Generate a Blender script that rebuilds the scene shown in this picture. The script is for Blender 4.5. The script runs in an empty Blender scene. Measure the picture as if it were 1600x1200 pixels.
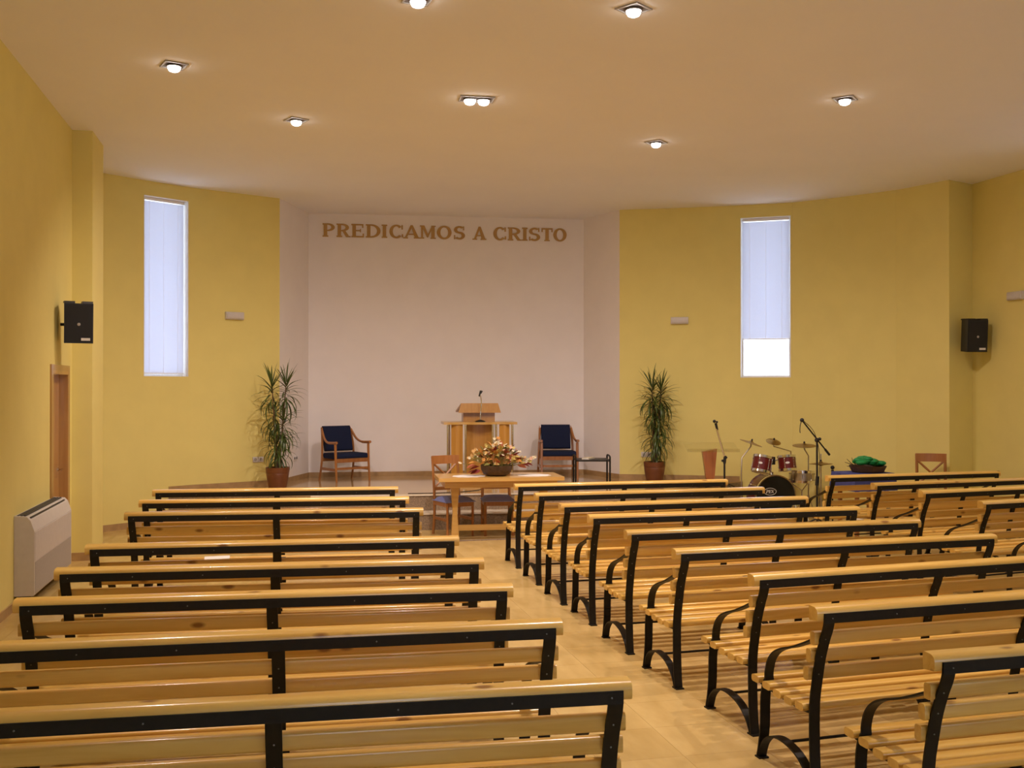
import bpy, math, random
from mathutils import Vector, Matrix
random.seed(7)
SC = bpy.context.scene
COL = SC.collection
PI = math.pi

# ------------------------------------------------------------------ camera
cam_d = bpy.data.cameras.new('camera'); cam = bpy.data.objects.new('camera', cam_d); COL.objects.link(cam)
cam.location = (0, 0, 1.9); cam.rotation_euler = (PI/2 + 0.0033, 0, -0.2263)
cam_d.sensor_width = 36; cam_d.lens = 36.0; cam_d.clip_start = 0.05; cam_d.clip_end = 200
SC.camera = cam

# ------------------------------------------------------------------ sky, exposure
SKY = 4.5
w = bpy.data.worlds.new('sky'); SC.world = w; w.use_nodes = True
w.node_tree.nodes['Background'].inputs[0].default_value = (0.70, 0.80, 1.0, 1)
w.node_tree.nodes['Background'].inputs[1].default_value = SKY
SC.view_settings.view_transform = 'Standard'; SC.view_settings.look = 'None'
SC.view_settings.gamma = 1.0; SC.view_settings.use_curve_mapping = False
SC.view_settings.exposure = 0.0
LAMP_W = 262.0
LAMP_COL = (1.0, 0.82, 0.75)

CEIL = 4.72
STAGE = 0.45

# ------------------------------------------------------------------ materials
def node_mat(name):
    m = bpy.data.materials.new(name); m.use_nodes = True
    nt = m.node_tree; return m, nt, nt.nodes['Principled BSDF']
def mat(name, col, rough=0.5, metal=0.0, coat=0.0, noise=0.0, nscale=20.0, bump=0.0, spec=0.5):
    m, nt, b = node_mat(name)
    b.inputs['Base Color'].default_value = (*col, 1); b.inputs['Roughness'].default_value = rough
    b.inputs['Metallic'].default_value = metal; b.inputs['Coat Weight'].default_value = coat
    b.inputs['Specular IOR Level'].default_value = spec
    if noise or bump:
        tc = nt.nodes.new('ShaderNodeTexCoord'); n = nt.nodes.new('ShaderNodeTexNoise')
        n.inputs['Scale'].default_value = nscale; n.inputs['Detail'].default_value = 4
        nt.links.new(tc.outputs['Object'], n.inputs['Vector'])
        if noise:
            r = nt.nodes.new('ShaderNodeValToRGB')
            r.color_ramp.elements[0].position = 0.3; r.color_ramp.elements[1].position = 0.7
            r.color_ramp.elements[0].color = (*[c*(1-noise) for c in col], 1)
            r.color_ramp.elements[1].color = (*[min(1, c*(1+noise)) for c in col], 1)
            nt.links.new(n.outputs['Fac'], r.inputs['Fac']); nt.links.new(r.outputs['Color'], b.inputs['Base Color'])
        if bump:
            bp = nt.nodes.new('ShaderNodeBump'); bp.inputs['Strength'].default_value = bump; bp.inputs['Distance'].default_value = 0.01
            nt.links.new(n.outputs['Fac'], bp.inputs['Height']); nt.links.new(bp.outputs['Normal'], b.inputs['Normal'])
    return m
def wood(name, light, dark, rough=0.3, coat=0.5, axis=0, grain=9.0, knots=True):
    m, nt, b = node_mat(name); N = nt.nodes.new; L = nt.links.new
    tc = N('ShaderNodeTexCoord'); oi = N('ShaderNodeObjectInfo')
    mul = N('ShaderNodeMath'); mul.operation = 'MULTIPLY'; mul.inputs[1].default_value = 37.0; L(oi.outputs['Random'], mul.inputs[0])
    cmb = N('ShaderNodeCombineXYZ')
    for i in range(3): L(mul.outputs[0], cmb.inputs[i])
    add = N('ShaderNodeVectorMath'); add.operation = 'ADD'; L(tc.outputs['Object'], add.inputs[0]); L(cmb.outputs[0], add.inputs[1])
    mp = N('ShaderNodeMapping'); s = [grain*3]*3; s[axis] = grain*0.16; mp.inputs['Scale'].default_value = s; L(add.outputs[0], mp.inputs['Vector'])
    n = N('ShaderNodeTexNoise'); n.inputs['Scale'].default_value = 1.0; n.inputs['Detail'].default_value = 6; n.inputs['Distortion'].default_value = 0.6
    L(mp.outputs[0], n.inputs['Vector'])
    r = N('ShaderNodeValToRGB'); r.color_ramp.elements[0].position = 0.25; r.color_ramp.elements[1].position = 0.7
    r.color_ramp.elements[0].color = (*dark, 1); r.color_ramp.elements[1].color = (*light, 1); L(n.outputs['Fac'], r.inputs['Fac'])
    out = r.outputs['Color']
    if knots:
        mk = N('ShaderNodeMapping'); sk = [8.0]*3; sk[axis] = 3.4; mk.inputs['Scale'].default_value = sk; L(add.outputs[0], mk.inputs['Vector'])
        v = N('ShaderNodeTexVoronoi'); v.inputs['Scale'].default_value = 1.0; L(mk.outputs[0], v.inputs['Vector'])
        kr = N('ShaderNodeValToRGB'); kr.color_ramp.elements[0].position = 0.07; kr.color_ramp.elements[1].position = 0.15
        kr.color_ramp.elements[0].color = (1, 1, 1, 1); kr.color_ramp.elements[1].color = (0, 0, 0, 1); L(v.outputs['Distance'], kr.inputs['Fac'])
        mx = N('ShaderNodeMix'); mx.data_type = 'RGBA'; L(kr.outputs['Color'], mx.inputs['Factor'])
        L(out, mx.inputs['A']); mx.inputs['B'].default_value = (dark[0]*0.42, dark[1]*0.33, dark[2]*0.3, 1)
        out = mx.outputs['Result']
    hs = N('ShaderNodeHueSaturation'); mr = N('ShaderNodeMapRange'); mr.inputs['To Min'].default_value = 0.86; mr.inputs['To Max'].default_value = 1.12
    L(oi.outputs['Random'], mr.inputs['Value']); L(mr.outputs[0], hs.inputs['Value']); L(out, hs.inputs['Color'])
    L(hs.outputs['Color'], b.inputs['Base Color'])
    b.inputs['Roughness'].default_value = rough; b.inputs['Coat Weight'].default_value = coat; b.inputs['Coat Roughness'].default_value = 0.12
    return m
def tile_mat(name, a, c, rough):
    m, nt, b = node_mat(name); N = nt.nodes.new; L = nt.links.new
    tc = N('ShaderNodeTexCoord'); oi = N('ShaderNodeObjectInfo'); geo = N('ShaderNodeNewGeometry')
    n = N('ShaderNodeTexNoise'); n.inputs['Scale'].default_value = 7.0; n.inputs['Detail'].default_value = 5
    mp = N('ShaderNodeMapping'); mp.inputs['Scale'].default_value = (1.0, 0.35, 1); L(geo.outputs['Position'], mp.inputs['Vector']); L(mp.outputs[0], n.inputs['Vector'])
    mix = N('ShaderNodeMath'); mix.operation = 'MULTIPLY_ADD'; mix.inputs[1].default_value = 0.75; L(n.outputs['Fac'], mix.inputs[0])
    sc = N('ShaderNodeMath'); sc.operation = 'MULTIPLY'; sc.inputs[1].default_value = 0.25; L(geo.outputs['Random Per Island'], sc.inputs[0])
    sc2 = N('ShaderNodeMath'); sc2.operation = 'MULTIPLY_ADD'; sc2.inputs[1].default_value = 0.25; L(oi.outputs['Random'], sc2.inputs[0]); L(sc.outputs[0], sc2.inputs[2])
    L(sc2.outputs[0], mix.inputs[2])
    r = N('ShaderNodeValToRGB'); r.color_ramp.elements[0].position = 0.3; r.color_ramp.elements[1].position = 0.85
    r.color_ramp.elements[0].color = (*a, 1); r.color_ramp.elements[1].color = (*c, 1); L(mix.outputs[0], r.inputs['Fac'])
    L(r.outputs['Color'], b.inputs['Base Color']); b.inputs['Roughness'].default_value = rough
    return m
def glass_mat(name, tint=(1, 1, 1), gloss=0.08, flat=False):
    m = bpy.data.materials.new(name); m.use_nodes = True; nt = m.node_tree; nt.nodes.clear(); N = nt.nodes.new; L = nt.links.new
    o = N('ShaderNodeOutputMaterial'); mx = N('ShaderNodeMixShader'); t = N('ShaderNodeBsdfTransparent'); g = N('ShaderNodeBsdfGlossy')
    t.inputs[0].default_value = (*tint, 1); g.inputs['Roughness'].default_value = 0.03
    lw = N('ShaderNodeLayerWeight'); lw.inputs['Blend'].default_value = gloss; (mx.inputs[0].__setattr__('default_value', gloss) if flat else L(lw.outputs['Fresnel'], mx.inputs[0]))
    L(t.outputs[0], mx.inputs[1]); L(g.outputs[0], mx.inputs[2]); L(mx.outputs[0], o.inputs[0]); return m
def translucent_mat(name, col, amount):
    m = bpy.data.materials.new(name); m.use_nodes = True; nt = m.node_tree; nt.nodes.clear(); N = nt.nodes.new; L = nt.links.new
    o = N('ShaderNodeOutputMaterial'); mx = N('ShaderNodeMixShader'); d = N('ShaderNodeBsdfDiffuse'); t = N('ShaderNodeBsdfTranslucent')
    d.inputs[0].default_value = (*col, 1); t.inputs[0].default_value = (*col, 1); mx.inputs[0].default_value = amount
    L(d.outputs[0], mx.inputs[1]); L(t.outputs[0], mx.inputs[2]); L(mx.outputs[0], o.inputs[0]); return m
def emit_mat(name, col, strength):
    m, nt, b = node_mat(name); b.inputs['Base Color'].default_value = (*col, 1)
    b.inputs['Emission Color'].default_value = (*col, 1); b.inputs['Emission Strength'].default_value = strength; return m

M = {}
M['yellow'] = mat('yellow_paint', (0.80, 0.69, 0.245), 0.8, noise=0.02, nscale=3, bump=0.03, spec=0.2)
M['white_wall'] = mat('white_paint', (0.88, 0.84, 0.83), 0.85, noise=0.015, nscale=3, bump=0.03, spec=0.2)
M['ceiling'] = mat('ceiling_paint', (0.86, 0.86, 0.89), 0.9, noise=0.012, nscale=1.2, bump=0.02, spec=0.15)
M['skirting'] = mat('brown_skirting', (0.42, 0.27, 0.12), 0.35, noise=0.15, nscale=9)
M['tile'] = tile_mat('floor_tile', (0.44, 0.29, 0.085), (0.68, 0.49, 0.195), 0.25)
M['grout'] = mat('grout', (0.55, 0.39, 0.17), 0.8, noise=0.08, nscale=30)
M['stagefloor'] = tile_mat('stage_floor', (0.46, 0.31, 0.15), (0.58, 0.40, 0.20), 0.10)
M['granite'] = mat('granite', (0.27, 0.195, 0.125), 0.4, noise=0.35, nscale=60)
M['marble'] = mat('marble', (0.76, 0.68, 0.55), 0.25, noise=0.06, nscale=12)
M['pine'] = wood('varnished_pine', (0.80, 0.52, 0.135), (0.64, 0.35, 0.06))
M['pine_seat'] = wood('varnished_pine_seat', (0.80, 0.52, 0.125), (0.66, 0.36, 0.06))
M['iron'] = mat('black_iron', (0.012, 0.010, 0.006), 0.55, metal=0.0, noise=0.2, nscale=40, spec=0.28)
M['screw'] = mat('steel_screw', (0.20, 0.20, 0.18), 0.35, metal=1.0, noise=0.05)
M['oak'] = wood('oak_veneer', (0.52, 0.27, 0.05), (0.42, 0.19, 0.03), 0.35, 0.3, axis=2, knots=False)
M['oak_x'] = wood('oak_table', (0.66, 0.41, 0.12), (0.55, 0.31, 0.08), 0.3, 0.4, axis=0, knots=False)
M['beech'] = wood('stained_beech', (0.40, 0.17, 0.05), (0.30, 0.11, 0.03), 0.35, 0.3, axis=2, knots=False)
M['cherry'] = wood('cherry_wood', (0.46, 0.16, 0.04), (0.36, 0.11, 0.03), 0.35, 0.3, axis=2, knots=False)
M['chrome'] = mat('chrome', (0.8, 0.8, 0.8), 0.12, metal=1.0, noise=0.02)
M['steel'] = mat('brushed_steel', (0.50, 0.45, 0.38), 0.38, metal=1.0, noise=0.08)
M['navy'] = mat('navy_fabric', (0.012, 0.018, 0.05), 0.9, noise=0.2, nscale=120, spec=0.2)
M['bluefab'] = mat('blue_fabric', (0.24, 0.29, 0.66), 0.9, noise=0.12, nscale=120, spec=0.2)
M['blackp'] = mat('black_plastic', (0.012, 0.012, 0.012), 0.45, noise=0.2, nscale=60)
M['grille'] = mat('speaker_grille', (0.006, 0.006, 0.006), 0.6, noise=0.5, nscale=300)
M['badge'] = mat('pale_badge', (0.75, 0.72, 0.68), 0.4, noise=0.03)
M['greyp'] = mat('light_grey_plastic', (0.62, 0.58, 0.55), 0.4, noise=0.03)
M['greyl'] = mat('grille_grey', (0.40, 0.37, 0.34), 0.5, noise=0.06, nscale=80)
M['slot'] = mat('dark_slot', (0.05, 0.05, 0.045), 0.6, noise=0.1)
M['frame_w'] = mat('white_aluminium', (0.85, 0.85, 0.85), 0.35, noise=0.01)
M['reveal'] = mat('white_reveal', (0.82, 0.80, 0.74), 0.7, noise=0.02)
M['blind'] = translucent_mat('blind_slat', (0.80, 0.82, 0.88), 0.5)
M['cord'] = translucent_mat('cord_light_line', (0.98, 0.98, 1.0), 0.75)  # cords kept pale and translucent, standing in for daylight through the cord holes
M['glass'] = glass_mat('window_glass')
M['acrylic'] = glass_mat('clear_acrylic', (0.98, 0.98, 0.97), 0.10, True)
M['door'] = wood('door_veneer', (0.52, 0.29, 0.09), (0.42, 0.21, 0.06), 0.3, 0.4, axis=2, knots=False)
M['gold'] = mat('gold_brown_letter', (0.46, 0.27, 0.07), 0.5, noise=0.04)
M['bezel'] = mat('grey_bezel', (0.16, 0.14, 0.14), 0.5, noise=0.08)
M['lamp'] = emit_mat('lit_lamp', (1.0, 0.93, 0.86), 14.0)
M['terracotta'] = mat('terracotta', (0.15, 0.047, 0.013), 0.45, noise=0.1, nscale=14)
M['soil'] = mat('soil', (0.06, 0.04, 0.02), 0.95, noise=0.3, nscale=60)
M['leaf'] = mat('green_leaf', (0.060, 0.095, 0.018), 0.4, noise=0.3, nscale=6)
M['stem'] = mat('brown_stem', (0.16, 0.10, 0.05), 0.8, noise=0.2, nscale=30)
M['maroon'] = mat('maroon_lacquer', (0.12, 0.006, 0.005), 0.32, coat=0.15, noise=0.1)
M['drumskin'] = mat('black_drum_skin', (0.012, 0.014, 0.011), 0.22, noise=0.1)
M['skin_clear'] = mat('clear_drum_skin', (0.42, 0.36, 0.24), 0.25, noise=0.05)
M['bronze'] = mat('bronze_cymbal', (0.34, 0.22, 0.07), 0.42, metal=1.0, noise=0.08, nscale=30)
M['paper'] = mat('white_paper', (0.85, 0.84, 0.80), 0.8, noise=0.02)
M['lace'] = mat('white_lace', (0.86, 0.84, 0.82), 0.9, noise=0.05, nscale=90, bump=0.3)
M['cream'] = mat('cream_cover', (0.75, 0.66, 0.48), 0.6, noise=0.03)
M['wicker'] = mat('dark_wicker', (0.07, 0.035, 0.014), 0.6, noise=0.4, nscale=70, bump=0.5)
M['bluecloth'] = mat('blue_cloth', (0.05, 0.06, 0.22), 0.9, noise=0.15, nscale=20)
M['tinsel'] = mat('green_netting', (0.0, 0.22, 0.05), 0.5, noise=0.4, nscale=80)
M['twig'] = mat('twig', (0.10, 0.06, 0.03), 0.8, noise=0.2)
FL = [(0.80, 0.72, 0.50), (0.74, 0.46, 0.32), (0.42, 0.12, 0.05), (0.60, 0.28, 0.06), (0.58, 0.47, 0.14), (0.24, 0.03, 0.025), (0.66, 0.40, 0.14)]
for i, c in enumerate(FL): M['fl%d' % i] = mat('petal_%d' % i, c, 0.7, noise=0.15, nscale=50)
M['olive'] = mat('olive_leaf', (0.24, 0.22, 0.05), 0.7, noise=0.2, nscale=30)

# ------------------------------------------------------------------ mesh helpers
class MB:
    def __init__(s): s.v = []; s.f = []
    def add(s, vs, fs):
        o = len(s.v); s.v += [tuple(x) for x in vs]; s.f += [tuple(i+o for i in f) for f in fs]; return s
    def box(s, lo, hi, R=None, c=(0, 0, 0)):
        vs = [Vector((x, y, z)) for z in (lo[2], hi[2]) for y in (lo[1], hi[1]) for x in (lo[0], hi[0])]
        if R is not None: vs = [R @ v + Vector(c) for v in vs]
        elif c != (0, 0, 0): vs = [v + Vector(c) for v in vs]
        return s.add(vs, [(0, 2, 3, 1), (4, 5, 7, 6), (0, 1, 5, 4), (2, 6, 7, 3), (0, 4, 6, 2), (1, 3, 7, 5)])
    def prism(s, poly, z0, z1):
        n = len(poly); vs = [(x, y, z0) for x, y in poly] + [(x, y, z1) for x, y in poly]
        return s.add(vs, [tuple(range(n))[::-1], tuple(range(n, 2*n))] + [(i, (i+1) % n, n+(i+1) % n, n+i) for i in range(n)])
    def extr_x(s, prof, x0, x1):                       # profile in (y,z), swept along x
        n = len(prof); vs = [(x0, y, z) for y, z in prof] + [(x1, y, z) for y, z in prof]
        return s.add(vs, [tuple(range(n)), tuple(range(n, 2*n))[::-1]] + [(i, n+i, n+(i+1) % n, (i+1) % n) for i in range(n)])
    def tube(s, path, r, n=8, cap=True):
        path = [Vector(p) for p in path]; rs = r if isinstance(r, (list, tuple)) else [r]*len(path)
        rings = []; ref = None
        for i, p in enumerate(path):
            t = (path[min(i+1, len(path)-1)] - path[max(i-1, 0)]).normalized()
            if ref is None: ref = Vector((0, 0, 1)) if abs(t.z) < 0.9 else Vector((1, 0, 0))
            a = (ref - t*ref.dot(t)).normalized(); b = t.cross(a); ref = a
            rings.append([p + (a*math.cos(2*PI*k/n) + b*math.sin(2*PI*k/n))*rs[i] for k in range(n)])
        vs = [q for g in rings for q in g]; fs = []
        for i in range(len(rings)-1):
            for k in range(n): fs.append((i*n+k, i*n+(k+1) % n, (i+1)*n+(k+1) % n, (i+1)*n+k))
        if cap: fs += [tuple(range(n))[::-1], tuple(range((len(rings)-1)*n, len(rings)*n))]
        return s.add(vs, fs)
    def lathe(s, prof, n=24, c=(0, 0, 0), R=None):      # prof of (r,z)
        vs = []; fs = []
        for r_, z in prof:
            for k in range(n):
                v = Vector((r_*math.cos(2*PI*k/n), r_*math.sin(2*PI*k/n), z))
                vs.append((R @ v if R is not None else v) + Vector(c))
        for i in range(len(prof)-1):
            for k in range(n): fs.append((i*n+k, i*n+(k+1) % n, (i+1)*n+(k+1) % n, (i+1)*n+k))
        if prof[0][0] > 1e-6: fs.append(tuple(range(n))[::-1])
        if prof[-1][0] > 1e-6: fs.append(tuple(range((len(prof)-1)*n, len(prof)*n)))
        return s.add(vs, fs)
    def ball(s, c, r, n=10, m=6):
        rr = r if isinstance(r, (list, tuple)) else (r, r, r); vs = []; fs = []
        for j in range(m+1):
            th = PI*j/m
            for k in range(n): vs.append((c[0]+rr[0]*math.sin(th)*math.cos(2*PI*k/n), c[1]+rr[1]*math.sin(th)*math.sin(2*PI*k/n), c[2]+rr[2]*math.cos(th)))
        for j in range(m):
            for k in range(n): fs.append((j*n+k, (j+1)*n+k, (j+1)*n+(k+1) % n, j*n+(k+1) % n))
        return s.add(vs, fs)
    def strip(s, path, x0, x1, t):                      # flat bar: path in (y,z), width x0..x1, thickness t
        P = [Vector((0, y, z)) for y, z in path]; n = len(P); vs = []
        for i, p in enumerate(P):
            d = (P[min(i+1, n-1)] - P[max(i-1, 0)]).normalized(); nn = Vector((0, -d.z, d.y))*t/2
            for x, q in ((x0, p-nn), (x1, p-nn), (x1, p+nn), (x0, p+nn)): vs.append((x, q.y, q.z))
        fs = [(3, 2, 1, 0), tuple((n-1)*4+k for k in range(4))]
        for i in range(n-1):
            for k in range(4): fs.append((i*4+k, i*4+(k+1) % 4, (i+1)*4+(k+1) % 4, (i+1)*4+k))
        return s.add(vs, fs)
    def mesh(s, name, m, smooth=None):
        me = bpy.data.meshes.new(name); me.from_pydata(s.v, [], s.f); me.materials.append(m)
        import bmesh
        bm = bmesh.new(); bm.from_mesh(me); bmesh.ops.recalc_face_normals(bm, faces=bm.faces[:]); bm.to_mesh(me); bm.free()
        if smooth:
            for p in me.polygons: p.use_smooth = True
            me.set_sharp_from_angle(angle=math.radians(smooth))
        return me
    def build(s, name, m, parent=None, smooth=None):
        return link(name, s.mesh(name, m, smooth), parent)
def link(name, data, parent=None):
    o = bpy.data.objects.new(name, data); COL.objects.link(o)
    if parent is not None: o.parent = parent
    return o
def thing(name, label, cat, loc=(0, 0, 0), rz=0.0, group=None):
    o = link(name, None); o.location = loc; o.rotation_euler = (0, 0, rz); o.empty_display_size = 0.1
    return tag(o, label, cat, group)
def tag(o, label, cat, group=None):
    o['label'] = label; o['category'] = cat
    if group: o['group'] = group
    return o
def struct(o, label=None):
    o['kind'] = 'structure'
    if label: o['label'] = label
    return o
def dup(root, loc, rz, label):
    def rec(o, par):
        c = o.copy(); COL.objects.link(c)
        if par is not None: c.parent = par
        for ch in kids.get(o.name, ()): rec(ch, c)
        return c
    kids = {}
    def gather(o):
        kids[o.name] = list(o.children)
        for ch in o.children: gather(ch)
    gather(root)
    r = rec(root, None); r.location = loc; r.rotation_euler = (0, 0, rz); r['label'] = label; return r
def rrect(y0, y1, z0, z1, r, n=4):
    pts = []
    for cy, cz, a0 in ((y1-r, z1-r, 0), (y0+r, z1-r, 90), (y0+r, z0+r, 180), (y1-r, z0+r, 270)):
        for k in range(n+1):
            a = math.radians(a0 + 90*k/n); pts.append((cy+r*math.cos(a), cz+r*math.sin(a)))
    return pts
def bez(p0, p1, p2, p3, n=8):
    out = []
    for i in range(n+1):
        t = i/n; a = (1-t)**3; b = 3*t*(1-t)**2; c = 3*t*t*(1-t); d = t**3
        out.append(tuple(a*p0[k]+b*p1[k]+c*p2[k]+d*p3[k] for k in range(len(p0))))
    return out
def smooth_path(pts, sub=4):                           # Catmull-Rom
    out = []
    for i in range(len(pts)-1):
        p0, p1, p2, p3 = pts[max(i-1, 0)], pts[i], pts[i+1], pts[min(i+2, len(pts)-1)]
        for k in range(sub):
            t = k/sub
            out.append(tuple(0.5*(2*p1[j] + (p2[j]-p0[j])*t + (2*p0[j]-5*p1[j]+4*p2[j]-p3[j])*t*t + (3*p1[j]-p0[j]-3*p2[j]+p3[j])*t**3) for j in range(len(p1))))
    out.append(tuple(pts[-1])); return out

# ------------------------------------------------------------------ room shell
WT = 0.28
PLAN = [(-2.18, -2.6), (-2.18, 12.7), (-2.7, 13.92), (-2.321, 14.253), (-1.756, 14.695), (-1.187, 15.09), (0.048, 15.66),
        (0.507, 16.879), (5.031, 16.485), (5.314, 15.465), (6.159, 15.092), (6.991, 14.668), (7.672, 14.257), (8.132, 13.719),
        (8.63, 13.022), (8.908, 12.218), (9.42, 12.42), (9.42, -2.6)]
NP = len(PLAN)
def offset_pt(i, t):
    p = Vector(PLAN[i]); a = (p - Vector(PLAN[i-1])).normalized(); b = (Vector(PLAN[(i+1) % NP]) - p).normalized()
    na = Vector((-a.y, a.x)); nb = Vector((-b.y, b.x)); m = (na+nb); m /= max(0.35, m.dot(na)); return p + m*t
OUT = [offset_pt(i, WT) for i in range(NP)]
WIN = {4: (0.0, 0.97), 11: (0.02, 0.97)}                # plan segments holding the tall windows
WZ0, WZ1 = 2.05, 4.525
def seg(mb, i, s0, s1, z0, z1):
    a, b = Vector(PLAN[i]), Vector(PLAN[(i+1) % NP]); c, d = OUT[i], OUT[(i+1) % NP]
    q = [a.lerp(b, s0), a.lerp(b, s1), c.lerp(d, s1), c.lerp(d, s0)]
    mb.prism([(v.x, v.y) for v in q], z0, z1)
def wall(name, idx, m, holes={}, label=None):
    mb = MB()
    for i in idx:
        hs = holes.get(i, [])
        cur = 0.0
        for (s0, s1, z0, z1) in hs:
            if s0 > cur: seg(mb, i, cur, s0, 0, CEIL)
            seg(mb, i, s0, s1, 0, z0); seg(mb, i, s0, s1, z1, CEIL); cur = s1
        if cur < 1: seg(mb, i, cur, 1.0, 0, CEIL)
    return struct(mb.build(name, m), label)
Lw = 15.02
RW = [((12.42-9.7)/Lw, (12.42-8.9)/Lw, WZ0, WZ1), ((12.42-6.2)/Lw, (12.42-5.4)/Lw, WZ0, WZ1)]  # unseen windows: the first inferred from ceiling glow, the second added for brightness
BW = [((9.42-7.9)/11.6, (9.42-6.5)/11.6, 0.9, 3.6), ((9.42-4.5)/11.6, (9.42-3.1)/11.6, 0.9, 3.6), ((9.42-1.0)/11.6, (9.42+0.4)/11.6, 0.9, 3.6)]  # unseen windows, added and sized to bring daylight from behind
DOOR = ((10.95+2.6)/15.3, (11.75+2.6)/15.3)
wl = MB(); seg(wl, 0, 0, DOOR[0], 0, CEIL); seg(wl, 0, DOOR[0], DOOR[1], 2.07, CEIL); seg(wl, 0, DOOR[1], 1, 0, CEIL); seg(wl, 1, 0, 1, 0, CEIL)
wl.box((-2.30, 12.0, 0), (-1.97, 12.72, CEIL))
struct(wl.build('wall_left', M['yellow']), 'yellow side wall with a square pilaster')
wall('wall_front_left', [2, 3, 4, 5], M['yellow'], {4: [(WIN[4][0], WIN[4][1], WZ0, WZ1)]}, 'curved yellow wall left of the white panel')
wall('wall_front', [6, 7, 8], M['white_wall'], {}, 'white recessed wall behind the stage')
wall('wall_front_right', [9, 10, 11, 12, 13, 14, 15], M['yellow'], {11: [(WIN[11][0], WIN[11][1], WZ0, WZ1)]}, 'curved yellow wall right of the white panel')
wall('wall_right', [16], M['yellow'], {16: RW}, 'yellow right side wall')
wall('wall_back', [17], M['yellow'], {17: BW}, 'yellow wall behind the benches')
struct(MB().box((-3.2, -3.2, CEIL), (10.2, 17.6, CEIL+0.2)).build('ceiling', M['ceiling']), 'plain off-white ceiling')
# floor: a bed with tiles laid on it
fl = struct(MB().box((-3.2, -3.2, -0.25), (10.2, 17.6, -0.002)).build('floor', M['grout']), 'beige tiled floor')
T = 0.45; tiles = []
tm = MB().box((0.0008, 0.0008, -0.002), (T-0.0008, T-0.0008, 0.0)).mesh('tile', M['tile'])
far = MB()
cand = []
y = -2.7
while y < 14.6:
    x = -2.9
    while x < 9.6:
        cx, cy = x+T/2, y+T/2
        if -2.75 < cx < 9.7:
            vis = cy > 2.4 and -0.29 < cx/max(cy, .1) < 0.95
            pr = abs(cx-1.85)*1.0 + abs(cy-7)*0.16 if vis else 99
            cand.append((pr, x, y))
        x += T
    y += T
cand.sort()
for i, (pr, x, y) in enumerate(cand):
    if i < 300:
        o = link('tile', tm, fl); o.location = (x, y, 0)
    else:
        far.box((x+0.0008, y+0.0008, -0.002), (x+T-0.0008, y+T-0.0008, 0.0))
o = far.build('tile_field', M['tile'], fl); o['kind'] = 'stuff'

# stage with two steps
F1, F2 = (0.45, 13.965), (5.05, 13.563)
SL, SR = (-1.45, 14.88), (7.02, 14.62)
back = [(5.314, 15.465), (5.031, 16.485), (0.507, 16.879), (0.048, 15.66), (-1.187, 15.09)]
stage_poly = [SL, F1, F2, SR, (6.991, 14.668), (6.159, 15.092)] + back
st = struct(MB().prism(stage_poly, 0.0, STAGE-0.012).build('stage_platform', M['granite']), 'raised stage platform')
MB().prism(stage_poly, STAGE-0.012, STAGE).build('stage_floor', M['stagefloor'], st)
e1 = Vector((0.9963, -0.0868)); e2 = Vector((-0.0868, -0.9963))
a, b = Vector(F1)+e1*0.02, Vector(F2)-e1*0.02
lo = [a, b, b+e2*0.29, a+e2*0.29]
sp = struct(MB().prism([tuple(v) for v in lo], 0.0, STAGE/2-0.02).build('stage_step', M['granite']), 'granite step up to the stage')
lo2 = [a, b, b+e2*0.305, a+e2*0.305]
MB().prism([tuple(v) for v in lo2], STAGE/2-0.02, STAGE/2).build('tread', M['marble'], sp)
lo3 = [a, b, b+e2*0.02, a+e2*0.02]
MB().prism([tuple(v) for v in [Vector(F1)+e2*0.001, Vector(F2)+e2*0.001, Vector(F2)+e2*0.016, Vector(F1)+e2*0.016]], STAGE-0.022, STAGE+0.001).build('nosing', M['marble'], st)
struct(MB().box((-0.2, 12.46, -0.001), (5.4, 12.54, 0.006)).build('trim_1', M['granite']), 'brown strip across the floor before the table')

def base_strip(name, pts, z0, h=0.075, t=0.014):
    mb = MB()
    for p, q in zip(pts[:-1], pts[1:]):
        p, q = Vector(p), Vector(q); d = (q-p).normalized(); n = Vector((d.y, -d.x))
        mb.prism([tuple(p-d*0.004), tuple(q+d*0.004), tuple(q+n*t+d*0.004), tuple(p+n*t-d*0.004)], z0, z0+h)
    return struct(mb.build(name, M['skirting']))
base_strip('baseboard_left', [(-2.18, -2.6), (-2.18, 10.85)], 0)
base_strip('baseboard_pilaster', [(-2.18, 12.0), (-1.97, 12.0), (-1.97, 12.72)], 0, 0.09)
base_strip('baseboard_front_left', [PLAN[2], PLAN[3], PLAN[4], (-1.46, 14.9)], 0, 0.085)
base_strip('baseboard_stage', [(-1.45, 14.908), PLAN[5], PLAN[6], PLAN[7], PLAN[8], PLAN[9], PLAN[10], PLAN[11]], STAGE, 0.075)
base_strip('baseboard_front_right', [PLAN[11], PLAN[12], PLAN[13], PLAN[14], PLAN[15], PLAN[16]], 0, 0.085)
base_strip('baseboard_right', [PLAN[16], PLAN[17]], 0)

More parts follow.
